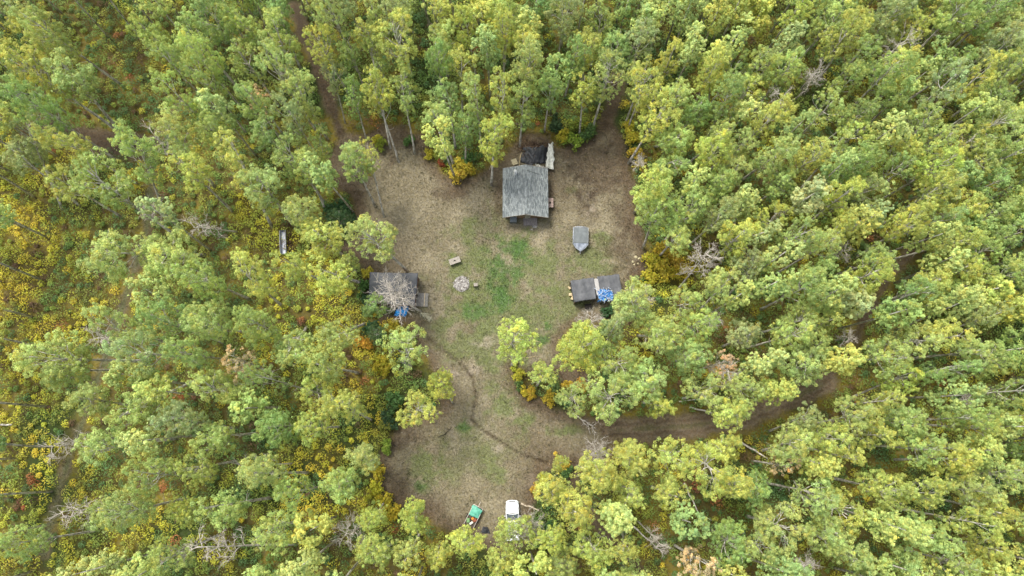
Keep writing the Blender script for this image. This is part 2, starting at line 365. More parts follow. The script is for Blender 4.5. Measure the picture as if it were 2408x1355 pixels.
# ------------------------------------------------------------------ undergrowth (stuff)
g3 = np.random.default_rng(9)
step = 1.22
ux, uy = np.meshgrid(np.arange(-98, 98, step), np.arange(-32, 92, step), indexing='ij')
ux = (ux + g3.uniform(-0.45, 0.45, ux.shape)).ravel(); uy = (uy + g3.uniform(-0.45, 0.45, uy.shape)).ravel()
sd = clear_sd(ux, uy)
upx, upy = proj(ux, uy, np.full_like(ux, 0.8))
k = (sd > 0.35 + 0.9 * fbm(ux, uy, 2.5, 51)) & (upx > -140) & (upx < 2550) & (upy > -140) & (upy < 1500)
k &= fbm(ux, uy, 3.2, 55) > 0.2
ux, uy, sd, upx, upy = ux[k], uy[k], sd[k], upx[k], upy[k]
nb = fbm(ux, uy, 8, 61); na = fbm(ux, uy, 4, 65); nc = vnoise(ux, uy, 1.7, 69)
gold = sst(0.46, 0.6, na * 0.6 + nb * 0.4)
leftfield = sst(330, 60, upx) * sst(330, 470, upy)
gold = np.clip(gold * 0.55 * (0.55 + 0.45 * sst(150, 500, upy)) + leftfield * 0.62, 0, 1)
for cx_, cy_, r_, a_ in [(620,540,110,0.9),(740,760,190,0.7),(870,880,90,0.8),(800,1010,140,0.7),(1560,640,90,1.0),(1500,830,70,0.7),(1740,1180,60,0.3),(690,1150,160,0.75),(880,1180,60,0.9),(300,60,120,0.3),(1680,210,60,0.6),(1290,690,10,0.5)]:
    gold = np.clip(gold + a_ * sst(r_, r_ * 0.4, np.hypot(upx - cx_, upy - cy_)), 0, 1)
for cx_, cy_, r_ in [(310,210,130),(820,520,60),(400,480,80),(1290,1260,110),(1330,250,70),(920,930,70),(1400,770,60),(1950,900,120)]:
    gold *= 1 - 0.85 * sst(r_, r_ * 0.4, np.hypot(upx - cx_, upy - cy_))
P_GREEN = np.array([(0.12, 0.20, 0.050), (0.09, 0.17, 0.060), (0.17, 0.23, 0.050), (0.08, 0.14, 0.045), (0.24, 0.26, 0.050)])
P_GOLD = np.array([(0.28, 0.32, 0.055), (0.36, 0.38, 0.050), (0.46, 0.44, 0.050), (0.43, 0.39, 0.050), (0.50, 0.41, 0.050)])
P_RED = np.array([(0.25, 0.075, 0.035), (0.30, 0.13, 0.05), (0.17, 0.09, 0.05)])
ng = len(ux)
mixw = sst(0.25, 0.75, gold * 0.75 + 0.35 * (vnoise(ux, uy, 2.4, 91) - 0.3) + 0.22 * g3.normal(size=ng))[:, None]
qv = np.clip(vnoise(ux, uy, 3.1, 95) * 5 + g3.normal(size=ng) * 0.8, 0, 4.99).astype(int)
col = P_GOLD[qv] * mixw + P_GREEN[qv] * (1 - mixw)
nbr = nc > 0.86
col[nbr] = np.array((0.10, 0.065, 0.035)) * g3.uniform(0.7, 1.4, (nbr.sum(), 1))
red = vnoise(ux, uy, 2.6, 77) > 0.94
for cx_, cy_, r_ in [(1625,1140,26),(1640,1120,20),(1690,1180,18),(1530,1230,16),(60,1130,22),(40,1190,18),(1415,1095,12),(1060,400,10),(1610,1190,14)]:
    red |= np.hypot(upx - cx_, upy - cy_) < r_ * g3.uniform(0.5, 1.1, ng)
col[red] = P_RED[g3.integers(0, 3, red.sum())]
K = 112
hgt = 0.35 + 1.5 * sst(0.3, 0.75, fbm(ux, uy, 3.5, 81)) * (0.5 + 0.5 * sst(0.2, 2.0, sd))
hgt *= np.where(leftfield > 0.5, 0.65, 1.0)
cen = np.repeat(np.stack([ux, uy, hgt], -1), K, 0); nq = len(cen)
dv = unit(g3.normal(size=(nq, 3))); dv[:, 2] = np.abs(dv[:, 2])
rr = np.repeat(g3.uniform(0.5, 1.15, ng) * np.where(g3.random(ng) < 0.25, 0.6, 1.0), K)
lump = 1 + 0.28 * np.sin(dv[:, 0] * 7 + cen[:, 0] * 3) * np.sin(dv[:, 1] * 7 + cen[:, 1] * 3)         # sub-clumps of each bush
P = cen * np.array([1, 1, 0.35]) + dv * (rr * lump * g3.uniform(0.72, 1.05, nq))[:, None] * np.array([1, 1, 0.85]); P[:, 2] = np.maximum(P[:, 2], 0.06)
Nn = unit(dv * 0.9 + np.array([0, 0, 0.45]) + 0.45 * g3.normal(size=(nq, 3)))
lc = 1.45 * np.repeat(col, K, 0) * g3.uniform(0.72, 1.28, (nq, 1)) * (1 + g3.uniform(-0.1, 0.1, (nq, 3)))
ug = link_mesh('undergrowth', quads_mesh('undergrowth', leaves(P, Nn, g3.uniform(0.06, 0.135, nq), g=g3), lc), LEAF_LOW); tag(ug, None, None, None, 'stuff')

# ------------------------------------------------------------------ tree kinds
H_CROWN = 13.2
def limb_path(p0, p1, g, sag=0.25, n=5):
    p0, p1 = np.array(p0), np.array(p1); d = np.linalg.norm(p1 - p0); out = []
    off = g.normal(size=3) * d * 0.07
    for t in np.linspace(0, 1, n):
        p = p0 + (p1 - p0) * t + off * math.sin(math.pi * t) * 1.3 + np.array([0, 0, -sag * d * 0.3 * t * (1 - t)]) + (g.normal(size=3) * d * 0.02 if 0 < t < 1 else 0)
        out.append(p)
    return out
def aspen_meshes(seed, lobes=13, spread=2.9, dens=1.0, half=4.7):
    """trunk with limbs, and a crown of leaf clusters gathered in puffs round the limb ends"""
    g = np.random.default_rng(300 + seed)
    bend = g.normal(size=2) * 0.45
    ax = lambda t: np.array([bend[0] * math.sin(t * 2.2) * t, bend[1] * math.sin(t * 2.6) * t, 16.6 * t])
    mb = MB(); ts = np.linspace(0, 1, 9)
    mb.tube([ax(t) for t in ts], [0.26 * (1 - 0.78 * t) + (0.06 if t == 0 else 0) for t in ts], 7)
    LC = []; 
    for i in range(lobes):
        for _ in range(60):
            d = unit(g.normal(size=3)); q = d * g.uniform(0.45, 1.0) ** 0.6
            zf = q[2]; wid = spread * (1.0 - 0.28 * max(zf, 0) ** 1.5 - 0.25 * max(-zf, 0))
            p = np.array([q[0] * wid, q[1] * wid, H_CROWN + zf * half])
            if all(np.linalg.norm((p - c[0]) * np.array([1, 1, 0.8])) > 1.25 for c in LC): break
        LC.append((p, g.uniform(0.85, 1.45)))
    for c, r in LC:
        t0 = np.clip((c[2] - g.uniform(1.2, 3.2)) / 16.6, 0.35, 0.93); p0 = ax(t0)
        path = limb_path(p0, c + np.array([0, 0, r * 0.3]), g); mb.tube(path, [0.075, 0.06, 0.048, 0.036, 0.018], 5, False)
        for _ in range(3):
            s = path[g.integers(2, 5)]; e = c + unit(g.normal(size=3) + np.array([0, 0, 0.5])) * r * g.uniform(0.8, 1.25)
            mb.tube(limb_path(s, e, g, n=4), [0.028, 0.022, 0.017, 0.010], 4, False)
    for _ in range(5):                                                        # dead lower twigs
        t0 = g.uniform(0.35, 0.62); p0 = ax(t0); d = g.uniform(0, 6.28)
        mb.tube(limb_path(p0, p0 + np.array([math.cos(d), math.sin(d), 0.25]) * g.uniform(0.7, 2.0), g, n=4), [0.035, 0.026, 0.018, 0.01], 4, False)
    # leaves
    CC, NN, SS, KK = [], [], [], []
    ctr = np.array([0, 0, H_CROWN - 1.0])
    for c, r in LC:
        npf = int(15 * r * dens) + 4; lv = g.uniform(0.86, 1.14); ly = g.uniform(-0.03, 0.06)
        for _ in range(npf):
            d = unit(g.normal(size=3) + np.array([0, 0, 0.45]) + 0.35 * unit(c - ctr)); pc = c + d * r * g.uniform(0.6, 1.3) * np.array([1, 1, 0.95]); pr = g.uniform(0.17, 0.43)
            m = int(82 * (pr / 0.4) ** 2 * g.uniform(0.7, 1.2)); dd = unit(g.normal(size=(m, 3)) + np.array([0, 0, 0.25]) + 0.3 * d)
            CC.append(pc + dd * pr * g.uniform(0.6, 1.08, (m, 1)) * np.array([1, 1, 0.8]))
            NN.append(unit(dd * 0.85 + np.array([0, 0, 0.35]) + 0.4 * g.normal(size=(m, 3)))); SS.append(g.uniform(0.05, 0.11, m))
            pv = g.uniform(0.82, 1.16) * lv; yl = ly + abs(g.normal()) * 0.12 - 0.06
            k = np.ones((m, 3)) * pv * g.uniform(0.78, 1.24, (m, 1)); k[:, 0] *= 1 + yl + g.normal(size=m) * 0.06; k[:, 2] *= 1 - yl * 1.0
            KK.append(k)
        m = int(20 * dens); CC.append(c + g.normal(size=(m, 3)) * r * 0.5); NN.append(unit(g.normal(size=(m, 3)) + np.array([0, 0, 0.5]))); SS.append(g.uniform(0.08, 0.17, m)); KK.append(np.ones((m, 3)) * lv * g.uniform(0.75, 1.2, (m, 1)))
    CC, NN, SS, KK = map(np.concatenate, (CC, NN, SS, KK))
    return mb.mesh('trunk'), quads_mesh('crown', leaves(CC, NN, SS, g=g), KK), (CC, NN, SS, KK, mb)
VP = [(14, 2.7, 1.0, 4.7), (16, 2.9, 1.05, 4.2), (10, 2.2, 1.0, 5.4), (17, 3.2, 1.0, 4.4), (13, 2.6, 0.8, 5.0), (15, 2.8, 1.1, 3.8), (9, 2.1, 0.9, 4.6), (14, 3.1, 0.75, 4.8), (18, 3.0, 1.1, 5.2), (12, 2.5, 1.0, 4.0), (11, 2.8, 0.65, 5.0), (15, 2.4, 0.95, 5.8), (12, 3.3, 0.9, 3.6), (13, 2.3, 1.15, 4.9)]
VARS = [aspen_meshes(i, *v) for i, v in enumerate(VP)]
THIN = [aspen_meshes(50 + i, 10, 2.5, 0.35) for i in range(2)]
def shrub_meshes(seed):
    g = np.random.default_rng(700 + seed); mb = MB(); CC, NN, KK, SS = [], [], [], []
    for i in range(7):
        a = g.uniform(0, 6.28); r = g.uniform(0.2, 0.8) if i else 0; c = np.array([math.cos(a) * r, math.sin(a) * r, g.uniform(0.7, 1.25) - 0.3 * r])
        mb.tube(limb_path((0, 0, 0), c, g, n=4), [0.035, 0.026, 0.02, 0.012], 4, False)
        for _ in range(9):
            d = unit(g.normal(size=3) + np.array([0, 0, 0.5])); pc = c + d * g.uniform(0.25, 0.5); m = 13; dd = unit(g.normal(size=(m, 3)) + np.array([0, 0, 0.4]))
            CC.append(pc + dd * 0.2); NN.append(unit(dd + np.array([0, 0, 0.4]) + 0.5 * g.normal(size=(m, 3)))); SS.append(g.uniform(0.07, 0.15, m)); KK.append(np.ones((m, 3)) * g.uniform(0.8, 1.2) * g.uniform(0.7, 1.3, (m, 1)) * (1 + g.normal(size=(m, 3)) * 0.06))
    CC, NN, SS, KK = map(np.concatenate, (CC, NN, SS, KK))
    return mb.mesh('stem'), quads_mesh('foliage', leaves(CC, NN, SS, g=g), KK)
SHR = [shrub_meshes(i) for i in range(5)]
def dead_mesh(seed, h=13.0, spread=2.6, nl=15):
    g = np.random.default_rng(900 + seed); mt, mc = MB(), MB(); bend = g.normal(size=2) * 0.5
    ax = lambda t: np.array([bend[0] * math.sin(t * 2.4) * t, bend[1] * math.sin(t * 2.0) * t, h * t])
    ts = np.linspace(0, 1, 8); mt.tube([ax(t) for t in ts], [0.19 * (1 - 0.82 * t) for t in ts], 7)
    for i in range(nl):
        t = 0.5 + 0.5 * (i + g.random()) / nl; p0 = ax(min(t, 0.99)); a = i * 2.4 + g.normal() * 0.4; ln = spread * g.uniform(0.6, 1.1) * (1.25 - 0.55 * t)
        p1 = p0 + np.array([math.cos(a), math.sin(a), g.uniform(0.2, 0.9)]) * ln
        pa = limb_path(p0, p1, g, -0.2); mc.tube(pa, [0.06, 0.047, 0.038, 0.03, 0.02], 5, False)
        for _ in range(7):
            s = pa[g.integers(1, 5)]; d = unit(unit(p1 - p0) + g.normal(size=3) * 0.65); e = s + d * ln * g.uniform(0.3, 0.6)
            pb = limb_path(s, e, g, -0.2, 4); mc.tube(pb, [0.03, 0.025, 0.020, 0.015], 4, False)
            for _ in range(4):
                s2 = pb[g.integers(1, 4)]; e2 = s2 + unit(d + g.normal(size=3) * 0.7) * g.uniform(0.3, 0.8); mc.tube(limb_path(s2, e2, g, n=3), [0.02, 0.016, 0.010], 3, False)
    return mt.mesh('trunk'), mc.mesh('bare_branches')
DEAD = [dead_mesh(0), dead_mesh(1, 14.5, 2.2, 13), dead_mesh(2, 11.0, 3.0, 30), dead_mesh(3, 12, 1.9, 12)]

TINT = {'pale green': (0.400, 0.500, 0.165), 'yellow-green': (0.460, 0.530, 0.142), 'mid green': (0.300, 0.425, 0.140), 'grey-green': (0.365, 0.450, 0.190), 'dark green': (0.085, 0.150, 0.060), 'golden': (0.56, 0.49, 0.08), 'peach-coloured': (0.66, 0.52, 0.31)}
trees = []          # dicts, then built
def plant(base, crown, r, colour, hc=None, var=None, kind='aspen', label=None):
    """base and crown centre as photo pixels; the crown centre stands hc metres up; r in photo pixels"""
    sc = r * 0.062 / 4.0; hc = hc or H_CROWN * min(max(sc * 1.2, 0.75), 1.12)
    b0 = G(*base) if base else None; c0 = G(*crown, hc)
    if b0 is None: b0 = Vector((c0.x + random.uniform(-.7, .7), c0.y + random.uniform(-.7, .7), 0))
    trees.append(dict(b=b0, c=c0, hc=hc, sc=sc, colour=colour, var=var, kind=kind, label=label, px=crown, man=True))
YG, PG, MG, GG, DG = 'yellow-green', 'pale green', 'mid green', 'grey-green', 'dark green'
# trees that rim the clearing, each as the photo shows it: (base px, crown px, crown radius px, colour)
RIM = [((882,485),(835,385),52,PG),((903,511),(870,380),40,YG),((957,637),(880,560),58,PG),((1155,435),(1165,320),55,YG),((1068,392),(1030,285),55,PG),((1072,350),(1050,235),45,MG),((1094,388),(1098,305),40,MG),
 ((1222,345),(1232,245),48,PG),((975,362),(955,215),46,PG),((938,382),(890,215),46,YG),((918,350),(880,160),42,PG),((862,330),(835,230),35,MG),((812,290),(785,185),34,GG),((1362,325),(1372,215),46,YG),((1393,305),(1425,185),52,PG),
 ((1470,292),(1505,190),44,PG),((1478,385),(1545,270),56,YG),((1492,500),(1530,440),60,YG),((1512,585),(1545,500),55,PG),((1560,570),(1625,490),48,PG),((1540,345),(1590,330),50,PG),((1530,400),(1580,385),46,MG),
 ((1205,862),(1212,800),54,YG),((1262,908),(1275,885),46,YG),((1065,948),(1036,905),38,YG),((1000,965),(985,965),46,YG),((965,865),(955,822),62,PG),
 ((1365,850),(1368,815),64,YG),((1452,780),(1485,715),66,PG),((1500,790),(1550,790),56,PG),((1345,940),(1348,935),42,PG),((1428,935),(1432,930),60,PG),((1500,900),(1520,895),55,PG),((1440,870),(1450,860),55,PG),((1590,850),(1620,840),52,MG),
 ((1380,1130),(1395,1120),58,YG),((1300,1165),(1300,1150),48,YG),((1310,1115),(1318,1090),24,YG),((1480,1060),(1490,1075),52,YG),((1560,1050),(1580,1080),56,YG),((1640,1060),(1665,1090),62,YG),((1690,972),(1722,968),52,YG),
 ((985,1225),(975,1215),46,YG),((1100,1265),(1095,1275),52,YG),((1250,1262),(1214,1252),46,YG),((1190,1300),(1180,1315),44,YG),((1030,1285),(1030,1305),42,YG),((1300,1310),(1320,1330),40,PG),((880,1100),(855,1075),50,PG),((830,1130),(800,1140),52,PG),((920,1280),(890,1290),50,YG),
 ((805,600),(757,560),56,YG),((850,665),(785,650),66,YG),((838,640),(820,615),34,PG),((768,500),(725,400),48,PG),((765,480),(690,370),50,PG),((690,530),(620,440),62,PG),((640,535),(560,380),62,YG),((775,460),(755,350),40,PG),((800,590),(800,520),32,DG),
 ((900,735),(880,720),34,MG),((860,760),(790,790),50,PG),((720,770),(690,820),56,PG),((905,1180),(880,1210),38,YG),((880,770),(885,785),30,DG),
 ((275,300),(170,185),66,PG),((280,310),(90,170),62,YG),((190,486),(60,380),50,GG),((145,490),(80,330),48,GG),((480,600),(290,600),70,PG),((420,560),(250,430),62,PG),((470,620),(400,600),66,PG),((395,520),(330,370),60,PG),((505,440),(420,320),60,PG),
 ((345,850),(130,840),66,PG),((290,868),(160,880),50,PG),((490,880),(330,960),56,PG),((420,1030),(250,1050),60,PG),((600,900),(510,910),62,PG),((1790,1060),(1860,1050),54,PG),((1900,900),(1890,860),54,PG)]
for bpx, cpx, r_, c_ in RIM: plant(bpx, cpx, r_, c_)
for cpx, r_ in [((562,845),50),((612,240),38),((1640,1315),52),((1840,1090),40),((1690,855),40)]:
    plant(None, cpx, r_, 'peach-coloured', var='thin')
for cpx, r_ in [((85,90),50),((870,95),50),((445,1200),40)]: plant(None, cpx, r_, 'yellow-green')
# bare dead trees
for bpx, cpx, r_, v in [((990,734),(920,690),60,2),((1375,775),(1388,748),40,0),((1408,1085),(1402,1062),38,2),((1592,682),(1650,618),52,0),((1500,400),(1506,382),34,3),((1475,755),(1500,712),46,0),((1265,1260),(1243,1238),38,2),((2030,180),(2090,130),58,1),((1870,235),(1915,185),44,1),((1790,310),(1832,250),42,1),
   ((1650,760),(1680,750),38,3),((1545,930),(1535,905),36,3),((1660,900),(1700,880),40,0),((1965,800),(2000,795),38,3),((560,545),(490,540),44,1),((430,520),(360,500),40,1),((480,440),(395,350),42,1),((350,1180),(200,1195),48,1),((280,1030),(165,1040),44,1),((880,1225),(830,1250),46,0),
   ((700,1280),(540,1280),60,1),((1500,1225),(1545,1275),38,3),((2250,940),(2270,940),34,3),((1960,600),(1985,590),34,0),((310,800),(250,800),44,1),((690,1090),(590,1095),40,3),((1900,1310),(1890,1330),40,1),((740,220),(680,180),36,3)]:
    plant(bpx, cpx, r_, 'bare', hc=10.5, kind='dead', var=v)

# openings in the canopy where the photo shows the low growth (crown centres keep out), as photo pixels
OPEN = [[(105,0),(330,0),(350,110),(300,150),(180,110)], [(240,130),(400,120),(430,300),(340,350),(180,320),(260,260)], [(0,440),(210,490),(240,700),(140,790),(130,860),(60,900),(120,1000),(150,1210),(0,1230)],
        [(500,470),(640,470),(720,570),(690,620),(560,640),(480,560)], [(560,690),(700,680),(860,720),(840,770),(640,760)], [(1480,590),(1590,590),(1620,640),(1560,690),(1470,670)], [(1460,800),(1520,800),(1520,850),(1470,850)],
        [(1590,1100),(1640,1090),(1700,1180),(1760,1170),(1770,1240),(1660,1230),(1610,1190)], [(2110,565),(2150,560),(2160,600),(2110,640)], [(1975,780),(2010,790),(1990,830),(1960,815)], [(830,850),(900,830),(950,880),(930,1000),(880,1020),(840,960)],
        [(1490,1190),(1560,1180),(1600,1260),(1540,1300),(1480,1270)], [(1300,250),(1440,250),(1440,330),(1300,340)], [(700,40),(715,35),(785,250),(778,262)], [(1560,988),(1850,940),(1940,900),(1930,912),(1760,992),(1560,1005)], [(640,530),(700,530),(700,610),(650,610)], [(380,540),(330,560),(330,640),(370,640)], [(1740,1030),(1830,1030),(1800,1120),(1740,1120)]]
g4 = np.random.default_rng(23)
occ = [(t['c'].x, t['c'].y, t['sc'] * 3.0) for t in trees]
VIS = np.array([(810,320),(900,300),(985,300),(1015,390),(1080,445),(1160,430),(1210,390),(1225,330),(1290,322),(1340,350),(1415,290),(1470,360),(1480,480),(1515,600),(1480,660),(1440,700),(1360,735),(1300,770),(1265,830),(1320,850),(1395,905),(1330,890),(1230,930),(1330,985),(1500,1010),(1500,1040),(1360,1080),(1270,1090),(1240,1220),(1170,1290),(1110,1240),(1010,1230),(900,1150),(900,1060),(960,1010),(1060,990),(1075,900),(1020,860),(1010,790),(960,760),(900,740),(870,640),(830,600),(860,500),(850,440),(800,420)])
cand = []
for _ in range(26000):
    x = g4.uniform(-102, 102); y = g4.uniform(-30, 92)
    px, py = (float(v) for v in proj(x, y, H_CROWN))
    if px < -190 or px > 2600 or py < -170 or py > 1530: continue
    dense = min(max((px - 900) / 500, 0), 1)
    sc = g4.uniform(0.58, 0.88) * (1.0 if px > 1250 else 1.04)
    rad = 3.0 * sc; sep = 1.58 - 0.04 * dense
    if px < 950 and py > 330: sep = 1.85 if px > 300 else 2.4
    if py < 330 and px > 500: sep = 1.56
    if px < 480 and py < 480: sep = 1.95
    if any((x - a) ** 2 + (y - c) ** 2 < ((rad + r) * 0.5 * sep) ** 2 for a, c, r in occ): continue
    X, Y = np.array([px]), np.array([py])
    if inside(VIS, X, Y)[0] or segdist(VIS, X, Y, True)[0] < rad * 1.3 / 0.066 * 0.8: continue
    if any(inside(np.array(o), X, Y)[0] or segdist(np.array(o, float), X, Y, True)[0] < rad * 8 for o in OPEN): continue
    bx, by = x + g4.normal() * 0.7, y + g4.normal() * 0.7
    if clear_sd(np.array([bx]), np.array([by]))[0] < 0.6: continue
    occ.append((x, y, rad))
    w = np.array([0.40, 0.26, 0.24, 0.10, 0.0]) if px > 1150 or py < 420 else np.array([0.52, 0.26, 0.10, 0.12, 0.0])
    if py > 900 and px > 700: w = np.array([0.36, 0.46, 0.15, 0.03, 0.0])
    c_ = [PG, YG, MG, GG, 'golden'][g4.choice(5, p=w / w.sum())]
    if c_ == 'golden': sc *= 0.7
    hh = H_CROWN * g4.uniform(0.84, 1.2) * (1.14 if px < 950 else 1.0) * (1.0 if c_ != 'golden' else 0.75)
    trees.append(dict(b=Vector((bx, by, 0)), c=Vector((x, y, hh)), hc=hh, sc=sc, colour=c_, var=None, kind='aspen', label=None, px=(px, py), man=False))

# ---- labels that single a tree out: colour, direction and rank from something one can find
ANCH = [('the grey shingled cabin', 1235, 450), ('the covered trailer', 1364, 565), ('the black-tarped lean-to', 1400, 680), ('the shed with the plank deck', 925, 700), ('the white pickup', 1205, 1205), ('the green-tarped cart', 1117, 1208), ('the stone fire pit', 1086, 668),
        ('the grey trough', 671, 570), ('the fork of the dirt track', 1400, 1010), ('the bend of the dirt track', 1900, 915), ('the narrow dirt path', 740, 130), ('the upper left dirt patch', 250, 335),
        ('the top left corner', 0, 0), ('the top right corner', 2408, 0), ('the bottom left corner', 0, 1355), ('the bottom right corner', 2408, 1355), ('the middle of the top edge', 1204, 0), ('the middle of the right edge', 2408, 677), ('the middle of the left edge', 0, 677), ('the middle of the bottom edge', 1204, 1355),
        ('the top edge quarter point', 600, 0), ('the top edge three-quarter point', 1806, 0), ('the bottom edge quarter point', 600, 1355), ('the bottom edge three-quarter point', 1806, 1355), ('the golden field at the left', 90, 950), ('the bare pair upper right', 2090, 130), ('the big peach crown', 562, 845)]
ORD = ['nearest', 'second nearest', 'third nearest', 'fourth nearest', 'fifth nearest', 'sixth nearest', 'seventh nearest', 'eighth nearest', 'ninth nearest', 'tenth nearest', 'eleventh nearest', 'twelfth nearest', 'thirteenth nearest', 'fourteenth nearest', 'fifteenth nearest']
DIRS = ['right of', 'upper right of', 'above', 'upper left of', 'left of', 'lower left of', 'below', 'lower right of']
def place_words(t):
    px, py = t['px']; a = min(ANCH, key=lambda q: math.hypot(px - q[1], py - q[2]))
    d = math.hypot(px - a[1], py - a[2]); s = int(round(math.atan2(a[2] - py, px - a[1]) / (math.pi / 4))) % 8
    return a[0], DIRS[s], d
def rank_labels(ts, noun):
    grp = {}
    for t in ts:
        a, s, d = place_words(t); grp.setdefault((t['colour'], a, s), []).append((d, id(t), t))
    for (c, a, s), lst in grp.items():
        lst.sort(key=lambda q: q[:2])
        for i, (_, _, t) in enumerate(lst):
            cw = {'bare': 'bare whitish'}.get(c, c)
            t['label'] = f'{cw} {noun} {s} {a}' + (f', {ORD[min(i, 14)]}' if len(lst) > 1 else '')

def crown_visible(t):
    m = t['sc'] * 3.0 / 0.066
    return min(t['px'][0] + m, 2408 + m - t['px'][0], t['px'][1] + m, 1355 + m - t['px'][1])
asp = [t for t in trees if t['kind'] == 'aspen']; dead = [t for t in trees if t['kind'] == 'dead']
auto = sorted([t for t in asp if not t['man']], key=lambda t: -(min(crown_visible(t), 70) + 14 * t['sc']))
n_man = len(asp) - len(auto)
single = [t for t in asp if t['man']] + auto[:300 - n_man]; rest = auto[300 - n_man:]
rank_labels(single, 'aspen'); rank_labels(dead, 'dead tree')
print('ASPENS', len(asp), 'single', len(single), 'rest', len(rest), 'rest in view', sum(crown_visible(t) > 10 for t in rest))
def pose(o, t):
    d = t['c'] - t['b']; d = Vector((d.x, d.y, t['hc'])); qa = Vector((0, 0, 1)).rotation_difference(d.normalized())
    o.rotation_mode = 'QUATERNION'; o.rotation_quaternion = qa @ Quaternion((0, 0, 1), t['rz']); o.location = (t['b'].x, t['b'].y, zg(t['b'].x, t['b'].y) - 0.12)
    hs_ = d.length / H_CROWN; o.scale = (t['sc'], t['sc'], hs_)
    return o
def tint_of(t):
    c = np.array(TINT[t['colour']]) * 1.12 * random.uniform(0.93, 1.07) * np.array([random.uniform(0.94, 1.06), 1, random.uniform(0.92, 1.08)]); return (*c, 1)
for i, t in enumerate(trees): t['rz'] = random.uniform(0, 6.28); t['v'] = (THIN[i % 2] if t['var'] == 'thin' else VARS[random.randrange(len(VARS))]) if t['kind'] == 'aspen' else None
for t in single:
    o = empty('aspen_tree', (0, 0, 0), t['label'], 'aspen tree', group='aspens of the woods round the clearing'); pose(o, t)
    link_mesh('trunk', t['v'][0], BARK, o); c = link_mesh('crown', t['v'][1], LEAF_TREE, o); c.color = tint_of(t)
for t in dead:
    tm, cm = DEAD[t['var']]; o = empty('dead_tree', (0, 0, 0), t['label'], 'dead tree', group='bare dead trees'); t['sc'] = max(t['sc'] * 1.15, 0.55); pose(o, t)
    o.scale[2] = Vector((t['c'].x - t['b'].x, t['c'].y - t['b'].y, t['hc'])).length / 10.5
    link_mesh('trunk', tm, BARK_DEAD, o); link_mesh('bare_branches', cm, BARK_DEAD, o)
# the remaining aspens, along and beyond the picture's margins: one mass
CV, CK, WV, WF = [], [], [], []
tr_mb = MB()
for t in rest:
    CC, NN, SS, KK, _ = t['v'][2]; g = np.random.default_rng(int(abs(t['c'].x) * 100) + 3)
    k = g.random(len(CC)) < (0.62 if crown_visible(t) > 0 else 0.35)
    e = bpy.data.objects.new('tmp', None); pose(e, t); M = np.array(Matrix.LocRotScale(e.location, e.rotation_quaternion, e.scale)); bpy.data.objects.remove(e)
    p = CC[k] @ M[:3, :3].T + M[:3, 3]; nn = unit(NN[k] @ M[:3, :3].T)
    CV.append(leaves(p, nn, SS[k] * (1.1 if crown_visible(t) > 0 else 1.5), g=g)); CK.append(KK[k] * np.array(tint_of(t)[:3]))
    a = np.array([[0, 0, 0, 1], [0.1, 0.1, 8, 1], [0, 0, 15.5, 1]]) @ M.T; tr_mb.tube(a[:, :3], [0.19, 0.13, 0.05], 6)
if rest:
    wm = quads_mesh('woodland', np.concatenate(CV), np.concatenate(CK)); wo = link_mesh('woodland', wm, LEAF_LOW); tag(wo, None, None, None, 'stuff')
    wt = tr_mb.build('woodland_trunks', BARK, wo)

# ------------------------------------------------------------------ single shrubs along the clearing
SHRUB_COL = {'golden': (0.48, 0.405, 0.045), 'yellow': (0.46, 0.44, 0.05), 'lime green': (0.26, 0.32, 0.05), 'dark green': (0.055, 0.115, 0.045), 'green': (0.10, 0.18, 0.05), 'orange': (0.52, 0.33, 0.05), 'red': (0.30, 0.07, 0.03)}
shr = []
for px, py, s, c in [(1085,425,1.3,'yellow'),(1100,402,1.2,'golden'),(1075,395,1.2,'golden'),(1008,368,0.8,'golden'),(1040,392,0.8,'red'),(1055,380,1.0,'green'),(1030,365,0.9,'lime green'),(1110,380,1.2,'green'),(1345,340,1.3,'lime green'),(1325,322,1.3,'yellow'),(1370,320,1.2,'green'),(1390,312,1.2,'green'),(1310,300,1.3,'dark green'),(1355,300,1.3,'lime green'),
   (1480,335,1.3,'yellow'),(1470,310,1.2,'yellow'),(1492,365,1.2,'golden'),(1505,400,1.1,'golden'),(800,505,1.8,'dark green'),(815,535,1.7,'dark green'),(790,540,1.6,'dark green'),(1530,615,1.4,'yellow'),(1555,600,1.4,'golden'),(1560,640,1.6,'golden'),(1520,650,1.3,'yellow'),(1590,610,1.3,'orange'),(1600,640,1.3,'golden'),(1500,680,1.3,'yellow'),
   (1222,885,0.9,'yellow'),(1222,905,0.9,'green'),(1235,915,0.9,'golden'),(1250,925,1.0,'golden'),(1212,865,0.6,'yellow'),(1295,935,1.1,'golden'),(1330,905,0.9,'golden'),(1310,920,1.0,'green'),(1370,905,1.0,'orange'),(880,785,1.4,'dark green'),(905,770,1.2,'golden'),(935,775,1.1,'golden'),(860,800,1.3,'orange'),(905,860,1.5,'golden'),(925,950,1.5,'green'),(920,985,1.3,'dark green'),(905,1000,1.1,'lime green'),
   (905,1050,1.0,'lime green'),(890,1110,1.2,'golden'),(880,1150,1.2,'golden'),(905,1185,1.4,'golden'),(935,1200,1.2,'golden'),(1270,1130,1.0,'golden'),(1262,1150,0.9,'orange'),(1320,1085,1.1,'golden'),(1330,1105,0.9,'green'),(1412,1092,0.8,'red'),(1415,1070,0.8,'yellow'),(1265,1230,1.3,'green'),(1290,1250,1.3,'dark green'),(900,345,0.9,'lime green'),(885,335,0.9,'yellow'),(960,330,0.9,'green'),
   (870,650,1.1,'golden'),(855,680,1.1,'green'),(870,720,1.3,'dark green'),(1430,735,1.1,'dark green'),(1395,790,1.1,'dark green'),(1420,770,1.2,'green'),(920,725,0.8,'green')]:
    shr.append(dict(px=(px, py), sc=s, colour=c))
rank_labels(shr, 'shrub')
